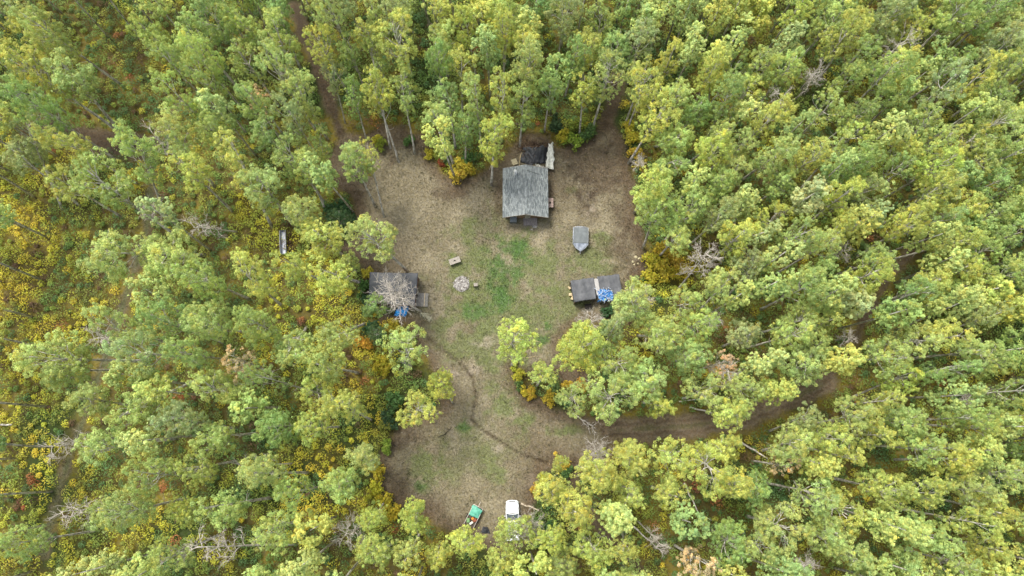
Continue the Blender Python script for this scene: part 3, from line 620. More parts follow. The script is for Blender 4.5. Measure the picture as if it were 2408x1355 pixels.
for i, t in enumerate(shr):
    p = G(*t['px']); o = empty('shrub', (p.x, p.y, zg(p.x, p.y) - 0.05), t['label'], 'shrub', random.uniform(0, 6.28), 'shrubs along the edge of the clearing'); s = t['sc'] * 1.15; o.scale = (s, s, s * random.uniform(0.8, 1.1))
    a, f = SHR[i % 5]; link_mesh('stem', a, LOGM, o); c = link_mesh('foliage', f, LEAF_TREE, o); c.color = (*[v * random.uniform(0.9, 1.1) for v in SHRUB_COL[t['colour']]], 1)

exec_objects = True
# ------------------------------------------------------------------ cabin
SHINGLE, nt, N, L, b = new_mat('grey_shingles')
tc = N.new('ShaderNodeTexCoord')
def _noise(sc, st, det=4):
    mp = N.new('ShaderNodeMapping'); mp.inputs['Scale'].default_value = st; L.new(tc.outputs['Object'], mp.inputs['Vector'])
    n = N.new('ShaderNodeTexNoise'); n.inputs['Scale'].default_value = sc; n.inputs['Detail'].default_value = det; L.new(mp.outputs['Vector'], n.inputs['Vector']); return n.outputs['Fac']
br = N.new('ShaderNodeTexBrick'); br.inputs['Scale'].default_value = 1.0; br.inputs['Brick Width'].default_value = 0.55; br.inputs['Row Height'].default_value = 0.16; br.inputs['Mortar Size'].default_value = 0.012
br.inputs['Color1'].default_value = (*lin(146, 152, 152), 1); br.inputs['Color2'].default_value = (*lin(92, 99, 101), 1); br.inputs['Mortar'].default_value = (*lin(92, 98, 100), 1); br.inputs['Bias'].default_value = -0.1
mp = N.new('ShaderNodeMapping'); mp.inputs['Rotation'].default_value = (0, 0, R(90)); L.new(tc.outputs['Object'], mp.inputs['Vector']); L.new(mp.outputs['Vector'], br.inputs['Vector'])
hs = N.new('ShaderNodeHueSaturation'); L.new(br.outputs['Color'], hs.inputs['Color'])
mr = N.new('ShaderNodeMapRange'); mr.inputs[1].default_value, mr.inputs[2].default_value, mr.inputs[3].default_value, mr.inputs[4].default_value = 0.35, 0.66, 0.66, 1.04
L.new(_noise(2.6, (2.2, 0.9, 1)), mr.inputs[0]); L.new(mr.outputs[0], hs.inputs['Value']); L.new(hs.outputs['Color'], b.inputs['Base Color']); b.inputs['Roughness'].default_value = 0.9
WOODW = mat('weathered_log_wall', lin(96, 78, 60), lin(132, 110, 86), 0.9, 3, (0.4, 0.4, 6), 6, 0.4)
GREYWOOD = mat('weathered_grey_planks', lin(112, 106, 98), lin(168, 162, 152), 0.9, 4, (6, 0.7, 1), 6, 0.3)
PINKWOOD = mat('faded_reddish_planks', lin(132, 112, 106), lin(166, 148, 140), 0.9, 4, (6, 0.7, 1), 6, 0.2)
PALEWOOD = mat('pale_new_wood', lin(176, 158, 124), lin(206, 188, 152), 0.85, 5, (4, 1, 1), 5)
GALV = mat('galvanised_steel', lin(170, 172, 172), lin(214, 216, 216), 0.5, 8, metal=0.2)
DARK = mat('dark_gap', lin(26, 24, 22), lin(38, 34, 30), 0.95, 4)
BLACKTARP = mat('black_plastic_tarp', lin(40, 42, 46), lin(64, 66, 70), 0.55, 3, (1, 1, 1), 6, 0.35, bscale=7, spec=0.4)
GREYTARP = mat('charcoal_tarp', lin(68, 70, 74), lin(84, 86, 90), 0.55, 1.1, (1, 1, 1), 5, 0.3, bscale=4, spec=0.35)
BLUETARP = mat('blue_tarp', lin(20, 96, 170), lin(48, 140, 208), 0.5, 4, (1, 1, 1), 5, 0.3)
WHITEPLASTIC = mat('white_plastic_sheet', lin(176, 176, 168), lin(222, 222, 212), 0.55, 3, (1, 1, 1), 6, 0.3)
RED_PLASTIC = mat('red_plastic', lin(160, 50, 40), lin(190, 70, 54), 0.5)
STONE = mat('pale_ash_stone', lin(112, 109, 106), lin(186, 182, 178), 0.95, 3, (1, 1, 1), 6, 0.5)

zE = 2.45
A0, A1, A2, A3 = G(1182,394,zE), G(1289,400,zE), G(1289,513,zE), G(1182,511,zE)
xw, xe = (A0.x + A3.x) / 2, (A1.x + A2.x) / 2; ys, yn = (A2.y + A3.y) / 2, (A0.y + A1.y) / 2
cxm, cym = (xw + xe) / 2, (ys + yn) / 2; W, LN = xe - xw, yn - ys; RISE = 1.55
cabin = empty('cabin', (cxm, cym, 0), 'small cabin with grey shingled gable roof and thin stovepipe', 'cabin')
hw, hl = W / 2, LN / 2; ow, os_ = 0.45, 0.75
mb = MB(); wx, wy = hw - ow, hl - os_
t_ = 0.16
def gable(y, th):
    zr = zE + RISE * (wx / hw) - 0.1; zz = zE + RISE * ow / hw - 0.12
    P = [(-wx, y, 0), (wx, y, 0), (wx, y, zz), (0, y, zE + RISE - 0.12), (-wx, y, zz)]
    Q_ = [(a, y + th, c) for a, _, c in P]; n = 5
    return P + Q_, [(0, 1, 2, 3, 4), (9, 8, 7, 6, 5)] + [(i, i + 5, (i + 1) % 5 + 5, (i + 1) % 5) for i in range(5)]
V, F = gable(-wy, t_); mb.add(V, F); V, F = gable(wy - t_, t_); mb.add(V, F)
for sx in (-1, 1): mb.box((sx * (wx - t_ / 2), 0, (zE + RISE * ow / hw - 0.12) / 2), (t_, 2 * wy - 2 * t_ - 0.01, zE + RISE * ow / hw - 0.12))
for k in range(9):                                   # log courses proud of the front and side walls
    mb.tube([(-wx - 0.05, -wy - 0.02, 0.15 + k * 0.27), (wx + 0.05, -wy - 0.02, 0.15 + k * 0.27)], 0.1, 6); 
    for sx in (-1, 1): mb.tube([(sx * (wx + 0.02), -wy, 0.15 + k * 0.27), (sx * (wx + 0.02), wy, 0.15 + k * 0.27)], 0.1, 6)
mb.build('wall', WOODW, cabin)
mb = MB(); th = 0.11
nseg = 16; V = []; 
rngs = np.random.default_rng(4)
for iz in (0, 1):
    for j in range(nseg + 1):
        yy = -hl + LN * j / nseg
        for xx, zz in ((-hw, zE), (-hw * 0.5, zE + RISE * 0.5 - 0.03), (0, zE + RISE), (hw * 0.5, zE + RISE * 0.5 - 0.03), (hw, zE)):
            V.append((xx, yy, zz + iz * th + 0.025 * (math.sin(j * 1.7 + xx) ) * (0 if iz == 0 else 1)))
n5 = 5; st_ = (nseg + 1) * 5; F = []
for j in range(nseg):
    for i in range(4):
        a = j * 5 + i; F.append((a + st_, a + 1 + st_, a + 6 + st_, a + 5 + st_)); F.append((a + 5, a + 6, a + 1, a))
    for i in (0, 4): a = j * 5 + i; F.append((a, a + st_, a + 5 + st_, a + 5) if i == 0 else (a + 5, a + 5 + st_, a + st_, a))
for j in (0, nseg):
    for i in range(4): a = j * 5 + i; F.append((a, a + 1, a + 1 + st_, a + st_) if j == 0 else (a + st_, a + 1 + st_, a + 1, a))
mb.add(V, F); roof = mb.build('roof', SHINGLE, cabin)
mb = MB(); mb.box((0, 0, zE + RISE + th + 0.035), (0.34, LN - 0.1, 0.05)); mb.build('ridge_cap', SHINGLE, roof)
mb = MB()
for sx in (-1, 1):
    for yy in (-hl - 0.02, hl + 0.02):
        p0 = Vector((0, yy, zE + RISE + 0.02)); p1 = Vector((sx * hw, yy, zE + 0.02)); d = p1 - p0
        ang = math.atan2(d.z, d.x); mb.box((0, 0, 0), (d.length, 0.035, 0.16), M=Matrix.Translation((p0 + p1) / 2) @ Matrix.Rotation(-ang, 4, 'Y'))
mb.build('fascia', GREYWOOD, roof)
cp = G(1212, 409, 3.3) - cabin.location; chz = zE + RISE * (1 - abs(cp.x) / hw)
mb = MB(); mb.tube([(cp.x, cp.y, chz - 0.2), (cp.x, cp.y, chz + 1.0)], 0.14, 12); ch = mb.build('stovepipe', GALV, cabin)
mb = MB(); mb.tube([(cp.x, cp.y, chz + 1.08), (cp.x, cp.y, chz + 1.12), (cp.x, cp.y, chz + 1.2)], [0.3, 0.3, 0.08], 14); mb.tube([(cp.x, cp.y, chz + 0.98), (cp.x, cp.y, chz + 1.09)], 0.05, 6); mb.build('rain_cap', GALV, ch)
mb = MB(); mb.tube([(cp.x, cp.y, chz - 0.05), (cp.x, cp.y, chz + 0.22)], [0.38, 0.16], 12); mb.build('flashing', GALV, ch)
w0 = G(1243, 408, 3.8) - cabin.location; w1 = G(1268, 417, 3.4) - cabin.location
for (p, q_) in ((Vector((0.15, hl * 0.78, 0)), Vector((hw * 0.62, hl * 0.68, 0))),):
    pts = [(p.x + (q_.x - p.x) * t, p.y + (q_.y - p.y) * t, zE + RISE * (1 - (p.x + (q_.x - p.x) * t) / hw) + th + 0.05) for t in np.linspace(0, 1, 6)]
    mb = MB(); mb.tube(pts, 0.022, 5); mb.build('guy_wire', DARK, roof)
# front door, window and stoop face the camera side
mb = MB(); mb.box((0.35, -wy - 0.135, 1.0), (0.9, 0.06, 1.95), ch=0.01); dr = mb.build('door', GREYWOOD, cabin); mb = MB(); mb.tube([(0.68, -wy - 0.22, 1.0), (0.68, -wy - 0.16, 1.0)], 0.03, 8); mb.build('handle', GALV, dr)
mb = MB(); mb.box((-1.85, -wy - 0.135, 1.45), (1.1, 0.06, 0.9)); wf = mb.build('window', GREYWOOD, cabin); mb = MB(); mb.box((-1.85, -wy - 0.17, 1.45), (0.94, 0.02, 0.74)); mb.build('pane', mat('window_glass', lin(50, 58, 66), lin(66, 76, 84), 0.1), wf)

def at(px, py, z=0.0): p = G(px, py, z); return Vector((p.x, p.y, z + (zg(p.x, p.y) if z == 0 else 0)))
# things by the cabin
p = at(1207, 520); bx_ = empty('storage_box', (p.x, p.y, 0), 'grey flat-topped box standing under the cabin front eave', 'storage box')
mb = MB(); mb.box((0, 0, 0.42), (1.0, 0.8, 0.8), ch=0.02); mb.build('body', mat('grey_blue_box', lin(84, 90, 92), lin(108, 114, 116), 0.7), bx_); mb = MB(); mb.box((0, 0, 0.86), (1.08, 0.88, 0.07), ch=0.015); mb.build('lid', mat('grey_box_lid', lin(104, 110, 114), lin(128, 134, 138), 0.7), bx_)
p = at(1247, 526); sp = empty('front_stoop', (p.x, p.y, 0), 'worn grey plank stoop before the cabin front door', 'stoop')
mb = MB()
for k in range(7): mb.box((-0.93 + k * 0.31, 0.25 + 0.03 * math.sin(k * 3), 0.3), (0.29, 1.3, 0.05))
mb.build('plank_top', mat('stoop_planks', lin(112, 106, 108), lin(150, 142, 140), 0.9, 4, (5, 0.8, 1), 6, 0.3), sp)
mb = MB()
for sx in (-0.9, 0.9): mb.box((sx, 0.25, 0.135), (0.1, 1.2, 0.27))
mb.build('bearer', GREYWOOD, sp)
def rock(seed, r, flat=0.6):
    g = np.random.default_rng(seed); bmx = bmesh.new(); bmesh.ops.create_icosphere(bmx, subdivisions=2, radius=1)
    d = g.normal(size=(7, 3))
    for v in bmx.verts:
        n = np.array(v.co); k = 1 + 0.16 * sum(math.sin(2.2 * float(n @ q) + i) for i, q in enumerate(d)) / 2.0
        v.co = Vector((n[0] * k * r, n[1] * k * r * 0.85, n[2] * k * r * flat))
    m = bpy.data.meshes.new('rock'); bmx.to_mesh(m); bmx.free(); return m
ROCKS = [rock(i, 0.5) for i in range(5)]
for i, (px, py, s, lb) in enumerate([(1257,533,0.9,'flat grey stepping stone below the cabin stoop'),(1238,529,0.7,'small grey stepping stone left of the larger one below the stoop'),(1250,540,0.35,'smallest pale stone in front of the cabin stoop')]):
    p = at(px, py); o = link_mesh('stepping_stone', ROCKS[i], STONE); o.location = (p.x, p.y, 0.03); o.scale = (s, s * 0.7, s * 0.4); tag(o, lb, 'stone', 'stepping stones by the stoop')
def hole_table(name, p, sx, sy, h, rz, label, cat, wood, hole=0.28, legs=True):
    o = empty(name, (p.x, p.y, 0), label, cat, rz); mb = MB(); n = 5; w = sy / n
    for k in range(n):
        yy = -sy / 2 + w * (k + 0.5)
        if k == n // 2:
            for s in (-1, 1): mb.box((s * (sx / 4 + hole / 4), yy, h), (sx / 2 - hole / 2, w - 0.012, 0.05))
        else: mb.box((0, yy, h), (sx, w - 0.012, 0.05))
    mb.build('table_top', wood, o)
    mb = MB(); mb.box((0, 0, h - 0.10), (hole + 0.2, w + 0.1, 0.06)); mb.build('hole_shade', DARK, o)  # dark plate under the hole, its black standing in for shade inside
    for ax_ in (-1, 1):
        for ay in (-1, 1): mb = MB(); mb.box((ax_ * (sx / 2 - 0.09), ay * (sy / 2 - 0.09), (h - 0.07) / 2), (0.09, 0.09, h - 0.07)); mb.build('leg', wood, o)
    mb = MB()
    for ay in (-1, 1): mb.box((0, ay * (sy / 2 - 0.04), h - 0.08), (sx - 0.28, 0.04, 0.1))
    mb.build('apron', wood, o); return o
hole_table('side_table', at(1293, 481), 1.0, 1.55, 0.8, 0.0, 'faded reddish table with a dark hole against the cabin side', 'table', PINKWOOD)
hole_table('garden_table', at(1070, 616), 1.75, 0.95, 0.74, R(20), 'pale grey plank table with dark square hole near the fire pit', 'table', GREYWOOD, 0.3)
# the dug pit and wrappings behind the cabin
pit = empty('black_tarp', (0, 0, 0), 'black plastic tarp gathered to a peak behind the cabin', 'tarp')
pc = G(1263, 368, 0.5)
cloth('sheet', [G(1237,384,0.1), G(1287,384,0.1), G(1290,345,0.1), G(1255,350,0.1)], BLACKTARP, 30, 30, lambda u, v: 1.25 * np.exp(-((u - 0.55) ** 2 * 9 + (v - 0.72) ** 2 * 4)) + 0.10 * np.sin(u * 26) * (1 - v), 0.10, 0.012, pit, 2, 0.35)
cloth('lower_sheet', [G(1228,386,0.05), G(1262,386,0.05), G(1262,350,0.08), G(1231,346,0.08)], BLACKTARP, 26, 26, lambda u, v: 0.3 * np.sin(u * 5 + v * 4) ** 2 * np.sin(math.pi * v), 0.12, 0.012, pit, 4, 0.6)
wp = cloth('plastic_sheet', [G(1283,397,0.6), G(1302,397,0.5), G(1301,338,0.8), G(1291,338,1.0)], WHITEPLASTIC, 14, 40, lambda u, v: 0.25 * np.sin(u * 7 + v * 3) + 0.35 * np.sin(math.pi * u), 0.14, 0.01, None, 3, 0.35, 0.8); tag(wp, 'crumpled white plastic sheet hanging along the pit behind the cabin', 'plastic sheet')
wp2 = cloth('insulation_strip', [G(1258,393,1.2), G(1290,400,1.2), G(1288,394,1.4), G(1260,386,1.4)], WHITEPLASTIC, 30, 8, lambda u, v: 0.15 * np.sin(u * 40), 0.15, 0.01, None, 5, 0.3); tag(wp2, 'ragged white strip along the rear eave of the cabin', 'plastic strip')
mb = MB()
for xx in (1225, 1240, 1270, 1298): q0 = G(xx, 352 + (xx % 3) * 4); q1 = q0 + Vector((0.1, 0, 1.1)); mb.tube([q0 - Vector((0, 0, 0.2)), q1], 0.05, 6)
mb.tube([G(1222, 352) + Vector((0, 0, 0.9)), G(1260, 350) + Vector((0, 0, 0.95))], 0.05, 6); mb.tube([G(1260, 350) + Vector((0, 0, 0.97)), G(1299, 352) + Vector((0, 0, 0.9))], 0.05, 6)
o = mb.build('pole_frame', mat('dark_pole_wood', lin(78, 60, 48), lin(112, 92, 72), 0.9), None); tag(o, 'dark pole frame around the dug pit behind the cabin', 'frame')
gq = np.random.default_rng(41); mb = MB()
for k in range(34):
    p = G(gq.uniform(1228, 1296), gq.uniform(326, 372), gq.uniform(0.05, 0.5)); a_ = gq.uniform(0, 6.28); l_ = gq.uniform(0.3, 1.3); mb.tube([p, p + Vector((math.cos(a_) * l_, math.sin(a_) * l_, gq.uniform(-0.05, 0.35)))], gq.uniform(0.02, 0.06), 5)
o = mb.build('brush_pile', mat('dark_brush_wood', lin(52, 42, 36), lin(120, 102, 84), 0.9, 1.5)); tag(o, 'tangle of dark sticks in the dug pit behind the cabin', 'brush pile')
mb = MB(); mb.tube([G(1221, 392, 0.1), G(1224, 364, 0.35)], 0.06, 6); o = mb.build('wooden_pole', PALEWOOD); tag(o, 'pale stripped pole leaning on the ground behind the cabin', 'pole')
mb = MB(); pb_ = at(1210, 384); mb.box((pb_.x, pb_.y, 0.55), (0.85, 1.0, 0.04), 0.35); mb.box((pb_.x, pb_.y, 0.27), (0.6, 0.7, 0.5), 0.35); o = mb.build('plywood_box', mat('old_plywood', lin(150, 140, 112), lin(176, 166, 138), 0.9, 5)); tag(o, 'tan plywood box at the rear corner of the cabin', 'box')

# ------------------------------------------------------------------ covered trailer
pt = at(1364, 566); tl = empty('covered_trailer', (pt.x, pt.y, 0), 'charcoal covered trailer with boat-like pointed nose standing on grass', 'trailer', R(-2))
TGREY = mat('trailer_cover', lin(86, 92, 94), lin(104, 110, 112), 0.6, 1.5, (1, 1, 1), 6, 0.2, bscale=5)
TLIGHT = mat('trailer_side', lin(98, 104, 112), lin(128, 134, 142), 0.5, 3, (1, 1, 1), 5)
mb = MB(); hwid = 1.22
hull = [(-hwid, 1.85), (-hwid, -0.85), (-0.75, -1.5), (0, -2.05), (0.75, -1.5), (hwid, -0.85), (hwid, 1.85), (0.6, 1.95), (-0.6, 1.95)]
V = []; 
for zz, k in ((0.35, 0.86), (0.6, 0.96), (0.95, 1.0)): V += [(x * k, y * (k if y < 0 else 1), zz) for x, y in hull]
n = len(hull); F = [tuple(range(n - 1, -1, -1)), tuple(range(2 * n, 3 * n))] + [(l * n + i, l * n + (i + 1) % n, (l + 1) * n + (i + 1) % n, (l + 1) * n + i) for l in range(2) for i in range(n)]
F = [tuple(reversed(f)) for f in F]; F = [tuple(reversed(f)) for f in F]
mb.add(V, F); mb.build('hull', TLIGHT, tl)
mb = MB(); mb.box((0.06, 0.55, 1.02), (2.2, 2.5, 0.12), ch=0.04); mb.build('cover', TGREY, tl)
mb = MB(); mb.tube([(1.16, -0.7, 1.09), (1.16, 1.8, 1.09)], 0.022, 6); mb.tube([(-1.04, 1.81, 1.09), (1.16, 1.81, 1.09)], 0.022, 6); mb.build('edge_rope', mat('pale_rope', lin(180, 182, 182), None, 0.8), tl)
mb = MB(); mb.tube([(-1.14, -0.9, 1.04), (-1.14, 1.85, 1.04)], 0.05, 8); mb.tube([(-0.9, 1.92, 1.0), (0, 1.99, 1.02), (0.9, 1.92, 1.0)], 0.05, 8); mb.build('side_rail', mat('pale_rail', lin(140, 146, 156), lin(172, 176, 182), 0.4), tl)
noseP = [(-1.05, -0.72, 1.02), (1.12, -0.72, 1.02), (0.95, -1.05, 0.99), (0.0, -1.98, 0.99), (-0.95, -1.05, 0.99)]
mb = MB(); V = noseP + [(0, -1.15, 0.965)] ; mb.add(V, [(0, 5, 1), (1, 5, 2), (2, 5, 3), (3, 5, 4), (4, 5, 0)]); nz_ = mb.build('nose_tarp', mat('nose_tarp_grey', lin(92, 100, 112), lin(136, 144, 156), 0.5, 2.2, (1, 1, 1), 6, 0.4), tl); m_ = nz_.modifiers.new('thickness', 'SOLIDIFY'); m_.thickness = 0.02
for sx in (-1, 1):
    wh = bpy.data.objects.new('wheel', None); COL.objects.link(wh); wh.parent = tl; wh.location = (sx * 1.12, 0.4, 0.3)
    mb = MB(); mb.tube([(-0.09, 0, 0), (-0.06, 0, 0), (0.06, 0, 0), (0.09, 0, 0)], [0.24, 0.3, 0.3, 0.24], 18); mb.build('tyre', DARK, wh); mb = MB(); mb.tube([(-0.1, 0, 0), (0.1, 0, 0)], 0.15, 14); mb.build('rim', GALV, wh)
mb = MB(); mb.tube([(0, -1.5, 0.4), (0, -2.3, 0.4)], 0.05, 6); mb.tube([(0, -2.2, 0.4), (0, -2.2, 0)], 0.035, 6); mb.build('drawbar', GALV, tl)

# ------------------------------------------------------------------ black-tarped lean-to (east)
zt = 2.2
Lc = [G(1341,661,zt), G(1397,653,zt), G(1402,703,zt), G(1351,711,zt)]; Rc = [G(1403,651,zt), G(1455,645,zt), G(1463,678,zt), G(1410,688,zt)]
lo = empty('lean_to', (Lc[0].x + 3, Lc[0].y - 1.5, 0), 'low lean-to under charcoal tarps beside the east woods', 'shed')
off = lo.location
def rel(p): return (p.x - off.x, p.y - off.y, p.z)
def tarp_roof(c, seed, parent, base):
    cs = [(p.x - base.x, p.y - base.y, p.z) for p in c]
    return cloth('roof_tarp', [cs[3], cs[2], cs[1], cs[0]], GREYTARP, 30, 24, lambda u, v: 0.14 * v - 0.05 * np.abs(np.sin(u * 2 * math.pi)) + 0.02 * np.abs(np.sin(v * 9)), 0.05, 0.015, parent, seed, 0.12)
tarp_roof(Lc, 11, lo, off); tarp_roof([G(1403,651,zt), G(1455,645,zt), G(1464,692,zt), G(1413,712,zt)], 14, lo, off)
mb = MB()
for c in (Lc, Rc):
    for p in c: q_ = rel(p); mb.box((q_[0] * 0.96, q_[1] * 0.92, 1.05), (0.12, 0.12, 2.1))
mb.build('frame_posts', WOODW, lo)
mb = MB()
for c in (Lc, [G(1403,651,zt), G(1455,645,zt), G(1464,692,zt), G(1413,712,zt)]):
    r_ = [Vector(rel(p)) for p in c]; ctr = sum(r_, Vector()) / 4
    for i, j in ((0, 1), (1, 2), (3, 0)):
        a_, b_ = r_[i].lerp(ctr, 0.06), r_[j].lerp(ctr, 0.06); d = b_ - a_; mb.box((0, 0, 0), (d.length, 0.05, 1.9), M=Matrix.Translation((a_ + b_) / 2 - Vector((0, 0, 1.2))) @ Matrix.Rotation(math.atan2(d.y, d.x), 4, 'Z'))
mb.build('side_wall', GREYTARP, lo)
pl0, pl1 = G(1401,655,zt + .2), G(1408,695,zt + .2); d = pl1 - pl0; mb = MB()
for k in (-1, 0, 1): mb.box((0, 0, 0), (d.length * (1 - 0.06 * abs(k)), 0.19, 0.04), M=Matrix.Translation((pl0 + pl1) / 2 + Vector((k * 0.2 , 0, 0.02)) - Vector((off.x, off.y, 0))) @ Matrix.Rotation(math.atan2(d.y, d.x), 4, 'Z'))
mb.build('ridge_planks', mat('pale_grey_planks', lin(138, 136, 134), lin(172, 170, 168), 0.9, 5, (1, 6, 1)), lo)
# heap of blue tarp on the lean-to
bt = cloth('blue_tarp', [G(1405,708,zt + .15), G(1437,704,zt + .15), G(1440,682,zt + .2), G(1409,680,zt + .2)], mat('pale_blue_tarp', lin(30, 88, 152), lin(84, 136, 184), 0.5, 5, (1, 1, 1), 5, 0.3), 40, 34, lambda u, v: 0.16 * np.sin(math.pi * u) * np.sin(math.pi * v) + 0.10 * np.sin(u * 31 + v * 9) * np.sin(v * 27), 0.16, 0.012, None, 8, 0.6, 0.35)
tag(bt, 'crumpled blue tarp heaped on the lean-to roof', 'tarp')
mb = MB()
for k in range(34):
    p = G(random.uniform(1406, 1440), random.uniform(680, 708), zt + random.uniform(.35, .6)); a_ = random.uniform(0, 6.28); l_ = random.uniform(0.3, 0.9); mb.tube([p, p + Vector((math.cos(a_) * l_, math.sin(a_) * l_, 0.05))], 0.03, 5)
o = mb.build('scrap_sticks', mat('pale_scrap', lin(150, 170, 200), lin(196, 200, 204), 0.7)); tag(o, 'loose pale sticks lying on the crumpled blue tarp', 'sticks')
for i, (px, py, s, lb) in enumerate([(1341,694,0.5,'tan scrap board at the west end of the lean-to'),(1345,703,0.45,'lower tan scrap block at the west end of the lean-to'),(1339,679,0.35,'small pale scrap block by the upper west corner of the lean-to')]):
    p = at(px, py); mb = MB(); mb.box((0, 0, 0.25), (s, s * 0.8, 0.5), ch=0.02); mb.box((0.15, 0.1, 0.55), (s * .8, 0.1, 0.1), 0.5); o = mb.build('scrap_block', PALEWOOD); o.location = (p.x, p.y, 0); o.rotation_euler = (0, 0, i); tag(o, lb, 'scrap wood', 'scrap by the lean-to')
p = at(1382, 722); o = MB(); o.box((0, 0, 0.3), (1.0, 0.7, 0.6), ch=0.04); o.box((0, 0, 0.63), (1.06, 0.76, 0.06)); o = o.build('crate', DARK); o.location = p; o.rotation_euler = (0, 0, R(8)); tag(o, 'dark crate below the open side of the lean-to', 'crate')
p = at(1398, 718); mb = MB(); mb.tube([p + Vector((0, 0, 0.08)), p + Vector((0.9, 0.9, 0.3))], 0.05, 6); mb.tube([p + Vector((0.2, 0, 0.08)), p + Vector((0.5, 1.0, 0.3))], 0.05, 6); o = mb.build('firewood', LOGM); tag(o, 'two split sticks of firewood beside the dark crate', 'firewood')

# ------------------------------------------------------------------ shed with plank deck (west)
zs = 2.3
Sc = [G(870,641,zs), G(984,643,zs), G(975,720,zs), G(866,712,zs)]
sh = empty('shed', ((Sc[0].x + Sc[2].x) / 2, (Sc[0].y + Sc[2].y) / 2, 0), 'flat-roofed shed under charcoal tarp, bare branches over it', 'shed'); off = sh.location.copy()
cs = [(p.x - off.x, p.y - off.y, p.z) for p in Sc]
cloth('roof_tarp', [cs[3], cs[2], cs[1], cs[0]], GREYTARP, 34, 26, lambda u, v: 0.16 * v - 0.03 * np.abs(np.sin(u * 9)), 0.05, 0.02, sh, 21, 0.08)
mb = MB(); r_ = [Vector(c) for c in cs]
for i in range(4):
    a_, b_ = r_[i] * 0.93, r_[(i + 1) % 4] * 0.93; d = Vector((b_.x - a_.x, b_.y - a_.y, 0)); mb.box((0, 0, 0), (d.length - 0.1, 0.08, 2.15), M=Matrix.Translation(((a_.x + b_.x) / 2, (a_.y + b_.y) / 2, 1.075)) @ Matrix.Rotation(math.atan2(d.y, d.x), 4, 'Z'))
mb.build('wall', mat('brown_board_wall', lin(100, 70, 54), lin(128, 94, 72), 0.9, 4, (6, 6, 0.6)), sh)
mb = MB(); mb.box((r_[1].x * 0.93 + 0.07, -0.2, 0.95), (0.05, 0.85, 1.85)); mb.build('door', GREYWOOD, sh)
pd = at(992, 706); dk = empty('plank_deck', (pd.x, pd.y, 0), 'weathered plank deck beside the shed with a pale edge board', 'deck', R(-2)); mb = MB()
for k in range(12): mb.box((-1.0 + k * 0.172, 0.02 * math.sin(k * 5), 0.3), (0.155, 2.1 + 0.06 * math.sin(k * 2.3), 0.045))
mb.build('deck_boards', mat('deck_boards', lin(104, 102, 98), lin(158, 154, 146), 0.9, 3, (7, 0.8, 1), 6, 0.4), dk)
for xx in (-1.12, 0.45): mb = MB(); mb.box((xx, 0, 0.345), (0.08, 2.15, 0.04)); mb.build('edge_board', PALEWOOD, dk)
mb = MB(); [mb.box((0, yy, 0.135), (2.1, 0.09, 0.27)) for yy in (-0.85, 0, 0.85)]; mb.build('joist', GREYWOOD, dk)
bt = cloth('blue_tarp', [G(925,744,0.2), G(953,747,0.2), G(966,721,0.9), G(935,721,0.9)], BLUETARP, 34, 30, lambda u, v: 0.22 * np.sin(math.pi * u) * np.sin(math.pi * v), 0.16, 0.012, None, 18, 0.45, 0.9); tag(bt, 'bright blue tarp draped beside the shed with the deck', 'tarp')
# stick pile and the green strip of grass by the deck
mb = MB(); p0 = at(988, 737); p1 = at(1014, 751)
for k in range(44):
    t = random.random(); c = p0.lerp(p1, t) + Vector((random.uniform(-.35, .35) * (1 - t * .6), random.uniform(-.3, .3) * (1 - t * .6), random.uniform(0.04, 0.4 * (1 - t) + 0.08))); a_ = random.gauss(-0.5, 0.6); l_ = random.uniform(0.3, 0.75)
    mb.tube([c - Vector((math.cos(a_) * l_, math.sin(a_) * l_, -0.04)), c + Vector((math.cos(a_) * l_, math.sin(a_) * l_, 0.03))], 0.022, 4)
o = mb.build('brush_pile', mat('pale_brush_wood', lin(170, 166, 140), lin(204, 200, 176), 0.9, 6)); tag(o, 'small pile of pale cut brush below the plank deck', 'brush pile')

# ------------------------------------------------------------------ fire pit, seat
pf = at(1086, 668); fp = empty('fire_pit', (pf.x, pf.y, 0), 'round stone fire pit filled with pale ash and stones', 'fire pit')
g5 = np.random.default_rng(77); mb = MB(); nr = 22; V = [(0, 0, 0.14)]; 
for rr_ in (0.5, 0.9, 1.2):
    for k in range(nr): V.append((rr_ * math.cos(k * 2 * math.pi / nr) * g5.uniform(.9, 1.1), rr_ * math.sin(k * 2 * math.pi / nr) * g5.uniform(.9, 1.1), 0.16 - 0.09 * rr_ + g5.uniform(0, 0.05)))
F = [(0, 1 + k, 1 + (k + 1) % nr) for k in range(nr)] + [(1 + l * nr + k, 1 + (l + 1) * nr + k, 1 + (l + 1) * nr + (k + 1) % nr, 1 + l * nr + (k + 1) % nr) for l in range(2) for k in range(nr)]
mb.add(V, F); mb.build('ash_bed', mat('ash', lin(96, 93, 90), lin(150, 146, 142), 1.0, 5, (1, 1, 1), 8, 0.4), fp)
CHAR = mat('sooty_stone', lin(74, 70, 66), lin(120, 114, 108), 0.95, 3)
for k in range(64):
    rad = 1.15 * math.sqrt(g5.random()) if k > 26 else g5.uniform(0.85, 1.4); a_ = g5.uniform(0, 6.28) if k > 26 else k * 2 * math.pi / 27
    o = link_mesh('stone', ROCKS[k % 5], STONE, fp); s = g5.uniform(0.16, 0.52); o.scale = (s, s * g5.uniform(.6, 1), s * g5.uniform(.6, 1)); o.location = (rad * math.cos(a_), rad * math.sin(a_), 0.10 + 0.06 * (1 - rad)); o.rotation_euler = (0, 0, g5.uniform(0, 6.28))
    if k % 4 == 0: o.material_slots[0].link = 'OBJECT'; o.material_slots[0].material = CHAR
pc = at(1119, 671); ce = empty('wooden_chair', (pc.x, pc.y, 0), 'small grey wooden chair beside the stone fire pit', 'chair', R(4))
